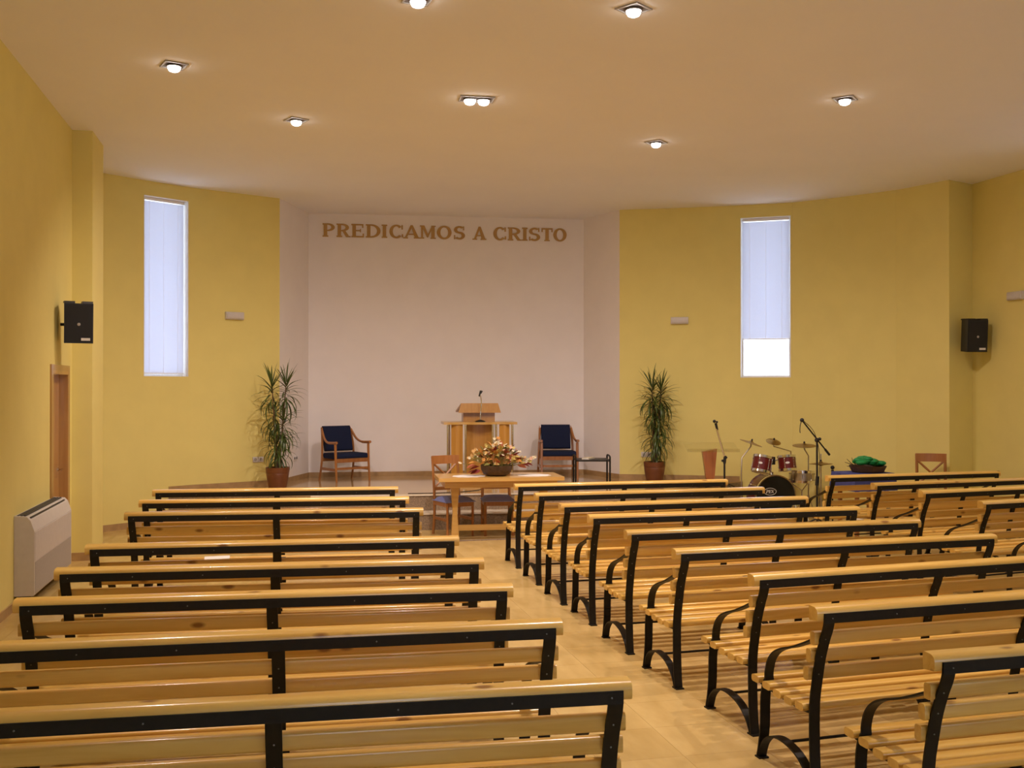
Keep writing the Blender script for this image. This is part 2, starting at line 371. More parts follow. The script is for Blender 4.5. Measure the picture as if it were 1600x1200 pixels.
# windows
def window(n, p, q, z0, z1, blind_z, label, open_blind=True):
    p, q = Vector(p), Vector(q); d = (q-p); L = d.length; rz = math.atan2(d.y, d.x)
    w_ = struct(link('window_%d' % n, None), label); w_.location = (p.x, p.y, 0); w_.rotation_euler = (0, 0, rz)
    # local x along the wall, +y outwards
    mb = MB()
    for bx in (((0, 0.002, z0), (0.008, WT-0.01, z1)), ((L-0.008, 0.002, z0), (L, WT-0.01, z1)), ((0, 0.002, z0), (L, WT-0.01, z0+0.008)), ((0, 0.002, z1-0.008), (L, WT-0.01, z1))): mb.box(*bx)
    mb.build('reveal_lining', M['reveal'], w_)
    f = 0.035; y0, y1 = 0.15, 0.20
    mb = MB()
    mb.box((0.008, y0, z0+0.008), (f, y1, z1-0.008)).box((L-f, y0, z0+0.008), (L-0.008, y1, z1-0.008)).box((f, y0, z0+0.008), (L-f, y1, z0+f)).box((f, y0, z1-f), (L-f, y1, z1-0.008))
    mb.build('window_frame', M['frame_w'], w_)
    MB().box((f, 0.172, z0+f), (L-f, 0.178, z1-f)).build('pane', M['glass'], w_)
    if open_blind:
        MB().box((0.025, 0.075, z1-0.05), (L-0.025, 0.115, z1-0.012)).build('head_rail', M['frame_w'], w_)
        mb = MB(); z = z1-0.07; R = Matrix.Rotation(math.radians(-66), 3, 'X')
        while z > blind_z:
            mb.box((0, -0.0125, -0.0004), (L-0.06, 0.0125, 0.0004), R, (0.03, 0.095, z)); z -= 0.0215
        o = mb.build('slats', M['blind'], w_); o['kind'] = 'stuff'
        MB().box((0.028, 0.08, blind_z-0.02), (L-0.028, 0.11, blind_z-0.003)).build('bottom_rail', M['frame_w'], w_)
        for s in (0.18, 0.5, 0.82):
            MB().box((L*s-0.004, 0.078, blind_z-0.01), (L*s+0.004, 0.0795, z1-0.04)).build('cord_light_line', M['cord'], w_)
    return w_
def on(i, s): a_, b_ = Vector(PLAN[i]), Vector(PLAN[(i+1) % NP]); return a_.lerp(b_, s)
window(1, on(4, WIN[4][0]), on(4, WIN[4][1]), WZ0, WZ1, WZ0+0.055, 'tall narrow window with its blind fully lowered')
window(2, on(11, WIN[11][0]), on(11, WIN[11][1]), WZ0, WZ1, 2.66, 'tall narrow window with its blind raised a quarter')
for k, h in enumerate(RW): window(3+k, on(16, h[0]), on(16, h[1]), WZ0, WZ1, 2.66, 'tall unseen window in the right side wall')
for k, h in enumerate(BW): window(5+k, on(17, h[0]), on(17, h[1]), h[2], h[3], 0, 'added unseen window in the wall behind the benches', False)

# door in the left wall
dr = struct(link('door_1', None), 'wooden door with architrave in the left wall'); dr.location = (-2.18, 10.95, 0)
mb = MB().box((-0.26, 0, 0), (0.015, 0.035, 2.07)).box((-0.26, 0.765, 0), (0.015, 0.80, 2.07)).box((-0.26, 0.035, 2.035), (0.015, 0.765, 2.07))
mb.build('door_frame', M['door'], dr)
mb = MB().box((0.0, -0.06, 0), (0.016, 0.004, 2.13)).box((0.0, 0.796, 0), (0.016, 0.86, 2.13)).box((0.0, 0.004, 2.07), (0.016, 0.796, 2.13))
mb.build('architrave', M['door'], dr)
MB().box((-0.115, 0.04, 0.006), (-0.075, 0.76, 2.03)).build('door_leaf', M['door'], dr)
MB().box((-0.076, 0.10, 0.2), (-0.068, 0.70, 0.95)).box((-0.076, 0.10, 1.1), (-0.068, 0.70, 1.95)).build('raised_panel', M['door'], dr)
h = MB().lathe([(0.022, 0), (0.022, 0.008)], 14, (-0.075, 0.70, 1.03), Matrix.Rotation(PI/2, 3, 'Y')); h.tube([(-0.07, 0.70, 1.03), (-0.025, 0.70, 1.03), (-0.022, 0.60, 1.03)], 0.009, 8)
h.build('handle', M['chrome'], dr, 40)

# ------------------------------------------------------------------ ceiling downlights
def downlight(x, y, rz, n, label, aim=(0, 0), power=1.0, cone=104):
    t = thing('downlight', label, 'ceiling light', (x, y, CEIL), rz, 'recessed ceiling downlights')
    W_, D_ = (0.34, 0.20) if n == 2 else (0.20, 0.20)
    cs = (-0.068, 0.068) if n == 2 else (0.0,)
    mb = MB(); e = 0.014
    mb.box((-W_/2, -D_/2, -0.012), (W_/2, -D_/2+e, -0.0005)).box((-W_/2, D_/2-e, -0.012), (W_/2, D_/2, -0.0005)).box((-W_/2, -D_/2+e, -0.012), (-W_/2+e, D_/2-e, -0.0005)).box((W_/2-e, -D_/2+e, -0.012), (W_/2, D_/2-e, -0.0005))
    mb.build('bezel', M['greyl'], t)
    MB().box((-W_/2+e, -D_/2+e, -0.006), (W_/2-e, D_/2-e, -0.0005)).build('recess_plate', M['bezel'], t)
    for c in cs:
        R = Matrix.Rotation(PI, 3, 'X')
        MB().lathe([(0.062, 0.004), (0.066, 0.012), (0.062, 0.018), (0.056, 0.018)], 24, (c, 0, -0.004), R).build('lamp_ring', M['bezel'], t, 40)
        MB().lathe([(0.056, 0.006), (0.055, 0.030), (0.044, 0.050), (0.022, 0.060), (0.0, 0.062)], 24, (c, 0, -0.004), R).build('lamp', M['lamp'], t, 60)
    ld = bpy.data.lights.new('downlight_beam', 'SPOT'); ld.energy = LAMP_W*power; ld.color = LAMP_COL
    ld.spot_size = math.radians(cone); ld.spot_blend = 1.0; ld.shadow_soft_size = 0.03
    lo_ = link('downlight_beam', ld, t); lo_.location = (0, 0, -0.11)
    v = Matrix.Rotation(-rz, 3, 'Z') @ Vector((aim[0], aim[1], -1.0)); lo_.rotation_euler = v.to_track_quat('-Z', 'Y').to_euler()   # swivelling lamp head
downlight(-0.872, 9.373, math.radians(20), 1, 'lit ceiling downlight leftmost, above the left side wall', (0.35, 0.45), 0.6, 118)
downlight(0.204, 11.013, math.radians(25), 1, 'lit ceiling downlight second from the left, nearest the white wall lettering', (-0.12, 0.46), 0.95, 138)
downlight(1.906, 9.811, math.radians(-4), 2, 'twin-lamp rectangular downlight in the middle of the ceiling', (0.0, 0.45), 1.6, 128)
downlight(4.253, 11.092, math.radians(42), 1, 'lit ceiling downlight above the right potted plant', (0.1, 0.46), 0.95, 138)
downlight(5.408, 9.005, math.radians(45), 1, 'lit ceiling downlight rightmost, above the right window side', (0.35, 0.4), 1.05, 125)
downlight(2.589, 7.212, math.radians(35), 1, 'lit diamond-set downlight at the top of the picture right of centre', (0.0, 0.1), 1.25, 100)
downlight(1.0, 7.385, math.radians(8), 1, 'lit downlight cut by the top edge of the picture', (0.0, 0.1), 1.25, 100)
for k, (x, y, pw) in enumerate([(7.6, 7.4, 0.8), (-0.9, 5.6, 0.75), (4.6, 6.0, 1.25), (1.9, 4.2, 1.25)]):  # unseen lamps, added to match the brightness over the rear benches
    downlight(x, y, 0.4*k, 1, 'added unseen downlight over the rear benches, out of the picture', (0, 0.0), pw, 92)

# ------------------------------------------------------------------ benches
BL = 2.40
def make_bench(label):
    t = thing('bench', label, 'bench', group='pine and iron benches')
    h = BL/2
    # rail: rounded towards the rear
    pr = [(0.0, 0.886), (-0.006, 0.893), (-0.045, 0.891), (-0.056, 0.887), (-0.064, 0.880), (-0.0685, 0.870), (-0.0695, 0.862), (-0.0695, 0.842), (-0.064, 0.830), (-0.006, 0.824), (0.0, 0.830)]
    MB().extr_x(pr, -h, h).build('top_rail', M['pine'], t, 35)
    for y0, z0 in ((-0.030, 0.708), (0.003, 0.620), (0.026, 0.532)):
        MB().extr_x(rrect(y0, y0+0.040, z0, z0+0.063, 0.012, 3), -h+0.012, h-0.012).build('back_slat', M['pine'], t, 35)
    for y0, zt in ((0.468, 0.432), (0.362, 0.424), (0.262, 0.412), (0.162, 0.408), (0.064, 0.412)):
        MB().extr_x(rrect(y0, y0+0.072, zt-0.036, zt, 0.014, 3), -h+0.010, h-0.010).build('seat_slat', M['pine_seat'], t, 35)
    MB().strip([(-0.0735, 0.8635), (-0.0735, 0.8185)], -h+0.033, h-0.033, 0.007).build('back_bar', M['iron'], t)
    up = smooth_path([(-0.0735, 0.855), (-0.0705, 0.818), (-0.056, 0.775), (-0.037, 0.735), (-0.0045, 0.65), (0.0185, 0.56), (0.046, 0.42), (0.048, 0.25), (0.040, 0.10), (0.026, 0.004)], 3)
    leg = smooth_path([(0.452, 0.425), (0.478, 0.374), (0.490, 0.30), (0.494, 0.18), (0.510, 0.08), (0.530, 0.004)], 3)
    arm = smooth_path([(-0.034, 0.738), (0.03, 0.722), (0.11, 0.686), (0.21, 0.644), (0.30, 0.614), (0.375, 0.578), (0.428, 0.525), (0.452, 0.46), (0.452, 0.418)], 4)
    arch = smooth_path([(0.522, 0.008), (0.490, 0.085), (0.42, 0.140), (0.31, 0.160), (0.18, 0.135), (0.09, 0.075), (0.045, 0.008)], 4)
    sup = [(0.505, 0.388), (0.44, 0.382), (0.34, 0.372), (0.15, 0.366), (0.046, 0.372)]
    scr = MB(); RX = Matrix.Rotation(PI/2, 3, 'X')
    for x in (-h+0.060, 0.0, h-0.060):
        a_, b_ = x-0.027, x+0.027
        MB().strip(up, a_, b_, 0.009).box((a_, 0.0, 0.0), (b_, 0.062, 0.008)).build('rear_upright', M['iron'], t, 40)
        MB().strip(leg, a_, b_, 0.009).box((a_, 0.50, 0.0), (b_, 0.548, 0.008)).build('front_leg', M['iron'], t, 40)
        if x != 0.0: MB().strip(arm, a_+0.003, b_-0.003, 0.009).build('armrest', M['iron'], t, 40)
        MB().strip(arch, a_+0.004, b_-0.004, 0.009).build('arched_brace', M['iron'], t, 40)
        MB().strip(sup, a_+0.006, b_-0.006, 0.007).build('seat_support', M['iron'], t)
        for yy, zz in ((-0.039, 0.738), (-0.0065, 0.650), (0.0165, 0.563)):
            scr.lathe([(0.0032, 0.002), (0.0032, 0.0065), (0.0, 0.0075)], 8, (x, yy, zz), RX)
    for x in (-h+0.075, -0.78, -0.4, 0.4, 0.78, h-0.075): scr.lathe([(0.003, 0.0), (0.003, 0.004), (0.0, 0.005)], 8, (x, -0.077, 0.841), RX)
    scr.build('screws', M['screw'], t, 40)['kind'] = 'stuff'
    MB().tube([(-h+0.06, 0.31, 0.148), (h-0.06, 0.31, 0.148)], 0.008, 8).build('stretcher', M['iron'], t, 40)
    return t
ORD = ['first', 'second', 'third', 'fourth', 'fifth', 'sixth', 'seventh', 'eighth', 'ninth']
def from_left(xl, yl, deg): a_ = math.radians(deg); return (xl + BL/2*math.cos(a_), yl + BL/2*math.sin(a_), 0), a_
def from_right(xr, yr, deg): a_ = math.radians(deg); return (xr - BL/2*math.cos(a_), yr - BL/2*math.sin(a_), 0), a_
rows = []
Lb = [(1.211, 10.435, -5.1), (1.199, 9.46, -6.0), (1.202, 8.549, -5.8), (1.208, 6.884, -4.0), (1.197, 5.967, -4.8), (1.183, 5.152, -4.1), (1.211, 4.329, -2.6), (1.194, 3.401, -2.9)]
for i, b_ in enumerate(Lb): rows.append((from_right(*b_), 'pine bench with black iron frame, left block, %s row from the stage' % ORD[i]))
Rb = [(2.421, 10.441, 0.6), (2.403, 9.508, 1.3), (2.392, 8.592, 2.0), (2.407, 7.803, 0.9), (2.401, 6.9, 2.2), (2.415, 6.035, 3.0), (2.493, 5.131, 5.0), (2.406, 4.319, 3.6), (2.412, 3.47, 2.2)]
for i, b_ in enumerate(Rb): rows.append((from_left(*b_), 'pine bench with black iron arms, middle block, %s row from the stage' % ORD[i]))
Fb = [(6.126, 10.63, 4.0), (6.121, 9.70, 6.0), (6.118, 8.872, 7.5), (6.077, 7.951, 8.0), (6.09, 7.05, 8.0)]
for i, b_ in enumerate(Fb): rows.append((from_left(*b_), 'pine bench with black iron arms, far right block, %s row from the stage' % ORD[i]))
proto = make_bench(rows[0][1])
BENCH = [proto]
proto.location = rows[0][0][0]; proto.rotation_euler = (0, 0, rows[0][0][1])
for (pl, lab) in rows[1:]: BENCH.append(dup(proto, pl[0], pl[1], lab))

# ------------------------------------------------------------------ lettering
def band(cx, cy, ro, ri, a0, a1, n=16):
    out = []
    for k in range(n):
        t0 = math.radians(a0+(a1-a0)*k/n); t1 = math.radians(a0+(a1-a0)*(k+1)/n)
        out.append([(cx+ro[0]*math.cos(t0), cy+ro[1]*math.sin(t0)), (cx+ro[0]*math.cos(t1), cy+ro[1]*math.sin(t1)), (cx+ri[0]*math.cos(t1), cy+ri[1]*math.sin(t1)), (cx+ri[0]*math.cos(t0), cy+ri[1]*math.sin(t0))])
    return out
def rc(x0, y0, x1, y1): return [(x0, y0), (x1, y0), (x1, y1), (x0, y1)]
def glyph(ch, w_):
    s = 0.265; h = 0.115; P = []
    def stem(x): P.extend([rc(x, 0.04, x+s, 0.96), rc(x-0.08, 0, x+s+0.08, h*0.85), rc(x-0.08, 1-h*0.85, x+s+0.08, 1)])
    if ch == 'I': stem(w_/2-s/2)
    elif ch in 'PR':
        stem(0.08); r = w_-0.42
        P.extend([rc(0.28, 0.905, 0.45, 1), rc(0.28, 0.43, 0.45, 0.52)])
        P.extend(band(0.42, 0.715, (w_-0.42 if ch == 'P' else w_-0.50, 0.285), (w_-0.68 if ch == 'P' else w_-0.76, 0.17), -90, 90))
        if ch == 'R': P.extend([[(0.42, 0.47), (0.66, 0.47), (w_-0.03, 0.0), (w_-0.30, 0.0)], rc(w_-0.30, 0, w_+0.04, 0.085)])
    elif ch == 'E':
        stem(0.08)
        P.extend([rc(0.2, 0.90, w_-0.04, 1), rc(0.2, 0, w_, 0.10), rc(0.2, 0.46, w_-0.22, 0.55), rc(w_-0.14, 0.72, w_-0.04, 1), rc(w_-0.10, 0, w_, 0.29), rc(w_-0.30, 0.38, w_-0.22, 0.63)])
    elif ch == 'D':
        stem(0.08); P.extend([rc(0.25, 0.90, 0.45, 1), rc(0.25, 0, 0.45, 0.10)])
        P.extend(band(0.42, 0.5, (w_-0.42, 0.5), (w_-0.69, 0.385), -90, 90, 20))
    elif ch in 'CO':
        a0, a1 = (0, 360) if ch == 'O' else (42, 318)
        P.extend(band(w_/2, 0.5, (w_/2, 0.515), (w_/2-0.265, 0.39), a0, a1, 32))
        if ch == 'C': P.extend([rc(w_-0.15, 0.66, w_-0.04, 0.99), rc(w_-0.13, 0.06, w_-0.02, 0.30)])
    elif ch == 'A':
        m = w_/2
        P.extend([[(m-0.06, 1.0), (m+0.10, 1.0), (w_-0.04, 0.04), (w_-0.34, 0.04)], [(m-0.06, 1.0), (m+0.06, 0.86), (0.25, 0.04), (0.09, 0.04)], rc(0.27, 0.27, w_-0.28, 0.355), rc(-0.02, 0, 0.34, 0.085), rc(w_-0.42, 0, w_+0.03, 0.085)])
    elif ch == 'M':
        P.extend([rc(0.09, 0.04, 0.23, 0.98), rc(w_-0.34, 0.04, w_-0.08, 0.98), rc(-0.01, 0, 0.33, 0.085), rc(w_-0.40, 0, w_+0.01, 0.085), rc(0.0, 0.915, 0.24, 1), rc(w_-0.33, 0.915, w_, 1),
                  [(0.10, 1.0), (0.34, 1.0), (w_/2+0.06, 0.24), (w_/2-0.06, 0.10)], [(w_-0.30, 1.0), (w_-0.18, 1.0), (w_/2+0.03, 0.10), (w_/2-0.06, 0.10), (w_/2-0.02, 0.30)]])
    elif ch == 'S':
        P.extend(band(w_/2, 0.735, (w_/2-0.02, 0.28), (w_/2-0.27, 0.15), 35, 275, 18)); P.extend(band(w_/2, 0.285, (w_/2, 0.295), (w_/2-0.26, 0.16), -145, 98, 18))
        P.append([(w_/2-0.18, 0.62), (w_/2-0.05, 0.46), (w_/2+0.18, 0.40), (w_/2+0.06, 0.575)])
        P.extend([rc(w_-0.16, 0.70, w_-0.06, 0.99), rc(0.02, 0.01, 0.12, 0.32)])
    elif ch == 'T':
        m = w_/2; P.extend([rc(m-s/2, 0.04, m+s/2, 0.96), rc(m-s/2-0.08, 0, m+s/2+0.08, 0.085), rc(0.0, 0.90, w_, 1), rc(0.0, 0.70, 0.09, 1), rc(w_-0.09, 0.70, w_, 1)])
    elif ch == 'X':
        P.extend([[(0.0, 1), (0.26, 1), (w_, 0), (w_-0.26, 0)], [(w_-0.12, 1), (w_, 1), (0.12, 0), (0.0, 0)]])
    return P
def letter_mesh(ch, w_, H_, depth, slant=0.0):
    mb = MB()
    for k, poly in enumerate(glyph(ch, w_)):
        eps = 0.0004*(k % 5)                              # overlapping strokes never share a plane
        n = len(poly); q = [((x+slant*yy)*H_, yy*H_) for x, yy in poly]
        vs = [(x, 0, z) for x, z in q] + [(x, -depth-eps, z) for x, z in q]
        mb.add(vs, [tuple(range(n)), tuple(range(n, 2*n))[::-1]] + [(i, (i+1) % n, n+(i+1) % n, n+i) for i in range(n)])
    return mb
HX = 0.217
t = thing('wall_lettering', 'gold-brown serif lettering PREDICAMOS A CRISTO high on the white wall', 'sign', (0.73, 16.853, 4.342), math.atan2(-0.394, 4.524))
spans = [('P', 232, 283), ('R', 290, 347), ('E', 352, 405), ('D', 413, 475), ('I', 481, 502), ('C', 512, 572), ('A', 572, 640), ('M', 642, 710), ('O', 715, 778), ('S', 787, 836),
         ('A', 869, 927), ('C', 959, 1016), ('R', 1022, 1081), ('I', 1086, 1107), ('S', 1114, 1164), ('T', 1170, 1219), ('O', 1222, 1281)]
k_ = 4.022/(1281-232)
for ch, x0, x1 in spans:
    o = letter_mesh(ch, (x1-x0)*k_/HX, HX, 0.012).build('letter', M['gold'], t); o.location = ((x0-232)*k_, 0, 0)

# ------------------------------------------------------------------ wall fittings
def wall_light(x, y, z, rz, label):
    t = thing('emergency_light', label, 'wall light', (x, y, z), rz, 'small wall lights')
    MB().extr_x(rrect(-0.055, 0.0, -0.055, 0.055, 0.018, 3), -0.135, 0.135).build('housing', M['greyp'], t, 35)
    MB().extr_x(rrect(-0.064, -0.050, -0.040, 0.028, 0.006, 2), -0.12, 0.12).build('diffuser', M['greyp'], t, 35)
def wall_rz(i): d = Vector(PLAN[i+1])-Vector(PLAN[i]); return math.atan2(d.y, d.x)
wall_light(-0.60, 15.358, 2.935, wall_rz(5), 'small white wall light right of the left window')
wall_light(6.176, 15.08, 2.948, wall_rz(10), 'small white wall light left of the right window')
wall_light(9.417, 11.53, 3.095, -PI/2, 'small white wall light cut by the right picture edge')
def socket(x, y, z, rz, label, dark):
    t = thing('wall_socket', label, 'socket', (x, y, z), rz, 'double wall sockets')
    for s in (-0.043, 0.043):
        p = MB().extr_x(rrect(-0.011, -0.001, -0.040, 0.040, 0.004, 2), s-0.04, s+0.04).build('plate', M['white_wall'] if dark else M['greyp'], t, 35)
        MB().lathe([(0.022, 0.0), (0.022, 0.003), (0.018, 0.004), (0.016, 0.001)], 16, (s, -0.011, 0), Matrix.Rotation(PI/2, 3, 'X')).build('socket_well', M['slot'] if dark else M['greyl'], p, 40)
socket(-0.262, 15.513, 0.84, wall_rz(5), 'double white wall socket left of the left potted plant', False)
socket(0.286, 16.288, 0.80, wall_rz(6), 'double wall socket with dark wells right of the left potted plant', True)
socket(5.70, 15.29, 0.84, wall_rz(9), 'double white wall socket left of the right potted plant', False)

def speaker(loc, rz, tilt, label, W_, H_, wallvec):
    t = thing('loudspeaker', label, 'loudspeaker', loc, rz, 'wall-mounted loudspeakers')
    D_ = 0.24; w2, h2 = W_/2, H_/2
    sh = MB().prism([(-w2, 0), (w2, 0), (w2*0.78, D_), (-w2*0.78, D_)], -h2, h2)
    R = Matrix.Rotation(math.radians(tilt), 4, 'X')
    cab = sh.build('cabinet', M['blackp'], t); cab.matrix_local = R
    mb = MB()                                            # raised shoulders either side of the handle
    for s in (-1, 1): mb.extr_x([(0.0, h2), (D_*0.9, h2), (D_*0.8, h2+0.018), (0.012, h2+0.022)], s*w2*0.62-0.05, s*w2*0.62+0.05)
    o = mb.build('top_shoulder', M['blackp'], t); o.matrix_local = R
    g = MB().box((-w2+0.012, -0.010, -h2+0.014), (w2-0.012, 0.001, h2-0.014)).build('grille', M['grille'], t); g.matrix_local = R
    o = MB().lathe([(0.016, 0), (0.013, 0.004), (0.0, 0.005)], 16, (0, -0.010, -0.01), Matrix.Rotation(PI/2, 3, 'X')).build('emblem', M['greyl'], g, 40)
    o = MB().box((w2-0.115, -0.0135, -h2+0.028), (w2-0.030, -0.0095, -h2+0.055)).build('badge', M['badge'], g)
    bv = Matrix.Rotation(-rz, 3, 'Z') @ Vector(wallvec)
    MB().tube([(0, D_*0.9, 0), (bv.x, bv.y, 0)], 0.016, 8).build('bracket', M['blackp'], t, 40)
speaker((-1.955, 11.12, 2.55), math.radians(14), 4, 'black loudspeaker on the left wall above the wooden door', 0.275, 0.405, (-0.214, 0.22, 0))
speaker((9.13, 11.93, 2.585), math.radians(-10), 4, 'black loudspeaker in the right corner beside the pilaster', 0.275, 0.425, (0.285, 0.30, 0))

# fan coil unit
t = thing('fan_coil_unit', 'light grey floor-standing fan coil unit against the left wall', 'air conditioner', (-2.178, 9.46, 0))
pr = [(0.0, 0.115), (0.155, 0.115), (0.162, 0.125), (0.162, 0.665), (0.130, 0.76), (0.100, 0.792), (0.0, 0.800)]
Lc = 1.62
mb = MB(); n = len(pr); vs = [(x, 0, z) for x, z in pr] + [(x, Lc, z) for x, z in pr]
mb.add(vs, [tuple(range(n)), tuple(range(n, 2*n))[::-1]] + [(i, (i+1) % n, n+(i+1) % n, n+i) for i in range(n)]); mb.build('casing', M['greyp'], t)
MB().box((0.158, 0.03, 0.13), (0.1655, Lc-0.03, 0.40)).build('intake_grille', M['greyl'], t)
MB().box((0.158, 0.02, 0.41), (0.166, Lc-0.02, 0.655)).build('front_panel', M['greyp'], t)
for k in range(3):
    MB().box((0.014+0.027*k, 0.04, 0.794), (0.032+0.027*k, Lc-0.08, 0.803)).build('outlet_slot', M['slot'], t)
MB().box((0.112, 0.06, 0.772), (0.124, Lc-0.12, 0.784), Matrix.Rotation(0.0, 3, 'Y')).build('lower_outlet', M['slot'], t)
for yy in (0.02, Lc-0.12): MB().box((0.02, yy, 0.0), (0.13, yy+0.10, 0.115)).build('foot', M['blackp'], t)
MB().box((0.01, 0.12, 0.02), (0.05, Lc-0.12, 0.115)).build('plinth', M['blackp'], t)

# ------------------------------------------------------------------ communion table and chairs
TR = math.radians(-4)
TL = (2.735, 12.66, 0)
t = thing('communion_table', 'light oak communion table in front of the stage steps', 'table', TL, TR)
MB().box((-0.78, -0.36, 0.745), (0.78, 0.36, 0.79)).build('tabletop', M['oak_x'], t)
MB().box((-0.70, -0.30, 0.665), (0.70, -0.275, 0.745)).box((-0.70, 0.275, 0.665), (0.70, 0.30, 0.745)).box((-0.70, -0.275, 0.665), (-0.675, 0.275, 0.745)).box((0.675, -0.275, 0.665), (0.70, 0.275, 0.745)).build('apron', M['oak_x'], t)
for s in (-0.56, 0.56):
    vs = [(s-0.05, -0.045, 0.0), (s+0.05, -0.045, 0.0), (s+0.05, 0.045, 0.0), (s-0.05, 0.045, 0.0), (s-0.028, -0.035, 0.35), (s+0.028, -0.035, 0.35), (s+0.028, 0.035, 0.35), (s-0.028, 0.035, 0.35), (s-0.06, -0.05, 0.745), (s+0.06, -0.05, 0.745), (s+0.06, 0.05, 0.745), (s-0.06, 0.05, 0.745)]
    fs = [(3, 2, 1, 0), (8, 9, 10, 11)] + [(j*4+i, j*4+(i+1) % 4, (j+1)*4+(i+1) % 4, (j+1)*4+i) for j in range(2) for i in range(4)]
    for yy in (-0.10,): MB().add([(a_, b_+yy, c_) for a_, b_, c_ in vs], fs).build('leg', M['oak_x'], t)
    MB().box((s-0.04, -0.28, 0.0), (s+0.04, 0.20, 0.05)).build('foot', M['oak_x'], t)
MB().box((-0.53, -0.115, 0.115), (0.53, -0.085, 0.185)).build('stretcher', M['oak_x'], t)
def doily(x, y, label, rz):
    c = MB(); n = 40
    pr_ = [(1.0+0.045*math.cos(10*2*PI*k/n)) for k in range(n)]
    c.prism([(0.21*p_*math.cos(2*PI*k/n), 0.17*p_*math.sin(2*PI*k/n)) for k, p_ in enumerate(pr_)], 0.0, 0.003)
    o = tag(c.build('lace_doily', M['lace']), label, 'doily', 'lace doilies on the table'); o.location = (x, y, 0.7905); o.rotation_euler = (0, 0, rz)
doily(2.35, 12.60, 'white lace doily at the left end of the oak table', 0.1)
doily(3.17, 12.55, 'white lace doily at the right end of the oak table', -0.3)

def x_chair(name, label, loc, rz, group):
    t = thing(name, label, 'chair', loc, rz, group)
    # front of the chair is local -y
    for x in (-0.178, 0.178):
        MB().tube([(x, -0.20, 0), (x, -0.195, 0.43)], 0.0185, 4).build('front_leg', M['beech'], t)
        MB().tube(smooth_path([(x, 0.235, 0), (x, 0.20, 0.22), (x, 0.195, 0.45), (x, 0.225, 0.75), (x, 0.265, 1.0)], 3), 0.0195, 4).build('back_leg', M['beech'], t)
        MB().box((x-0.011, -0.18, 0.20), (x+0.011, 0.19, 0.235)).build('side_stretcher', M['beech'], t)
    MB().box((-0.178, -0.207, 0.385), (0.178, -0.187, 0.445)).box((-0.178, 0.187, 0.385), (0.178, 0.207, 0.445)).box((-0.19, -0.187, 0.385), (-0.17, 0.187, 0.445)).box((0.17, -0.187, 0.385), (0.19, 0.187, 0.445)).build('seat_frame', M['beech'], t)
    s = MB(); n = 8; vs = []; fs = []
    for j in range(n+1):
        for i in range(n+1):
            u_, v_ = i/n*2-1, j/n*2-1
            e = (1-abs(u_)**4)*(1-abs(v_)**4); vs.append((u_*0.208, v_*0.215-0.012, 0.448+0.055*e**0.5))
    for j in range(n):
        for i in range(n): fs.append((j*(n+1)+i, j*(n+1)+i+1, (j+1)*(n+1)+i+1, (j+1)*(n+1)+i))
    s.add(vs, fs); s.box((-0.208, -0.227, 0.4405), (0.208, 0.203, 0.449)); s.build('seat_cushion', M['bluefab'], t, 50)
    mb = MB(); p_ = smooth_path([(-0.195, 0.245, 0), (0, 0.285, 0), (0.195, 0.245, 0)], 5)
    mb.prism([(q[0], q[1]-0.011) for q in p_] + [(q[0], q[1]+0.011) for q in p_[::-1]], 0.90, 1.01); mb.build('top_rail', M['beech'], t, 40)
    MB().box((-0.178, 0.195, 0.565), (0.178, 0.215, 0.61)).build('lower_rail', M['beech'], t)
    MB().tube([(-0.165, 0.212, 0.60), (0.165, 0.258, 0.91)], 0.014, 4).build('cross_slat', M['beech'], t)
    MB().tube([(0.165, 0.215, 0.60), (-0.165, 0.261, 0.91)], 0.014, 4).build('cross_slat', M['beech'], t)
    return t
x_chair('dining_chair', 'wooden cross-back chair with blue seat tucked behind the left of the table', (2.225, 13.02, 0), math.radians(16), 'cross-back chairs')
x_chair('dining_chair', 'wooden cross-back chair with blue seat tucked behind the table beside the middle block', (2.80, 13.0, 0), math.radians(-6), 'cross-back chairs')
x_chair('dining_chair', 'wooden cross-back chair standing alone by the right wall', (8.47, 11.95, 0), math.radians(-28), 'cross-back chairs')

# ------------------------------------------------------------------ pulpit
PX = (2.945, 15.03, STAGE)
t = thing('pulpit', 'oak pulpit with chrome columns standing on the stage', 'pulpit', PX, math.radians(-5))
top = []
for k in range(41):
    x = -0.54+1.08*k/40; top.append((x, -0.30-0.045*math.cos(PI*x/0.27)*(0.6)))
top = [(-0.54, 0.28)] + top + [(0.54, 0.28)]
MB().prism(top[::-1], 0.905, 0.94).build('shelf', M['oak_x'], t)
MB().box((-0.52, -0.26, 0.0), (0.52, 0.26, 0.05)).build('base', M['oak_x'], t)
def curved_panel(x0, x1, y0, bulge, z0, z1):
    n = 8; P = [(x0+(x1-x0)*k/n, y0-bulge*math.sin(PI*k/n)) for k in range(n+1)]
    return MB().prism(P + [(x, yy+0.02) for x, yy in P[::-1]], z0, z1)
curved_panel(-0.425, -0.255, -0.235, 0.03, 0.05, 0.905).build('side_panel', M['oak'], t, 40)
curved_panel(0.285, 0.435, -0.235, 0.03, 0.05, 0.905).build('side_panel', M['oak'], t, 40)
curved_panel(-0.20, 0.20, -0.14, -0.03, 0.05, 0.905).build('front_panel', M['oak'], t, 40)
for x, yy in ((-0.475, -0.24), (-0.445, -0.10), (-0.215, -0.25), (0.185, -0.25), (0.235, -0.25), (0.478, -0.24)):
    MB().tube([(x, yy, 0.05), (x, yy, 0.905)], 0.017, 16).build('column', M['chrome'], t, 60)
d_ = t
MB().box((-0.235, -0.10, 0.94), (0.235, 0.20, 1.10)).build('desk_body', M['oak'], d_)
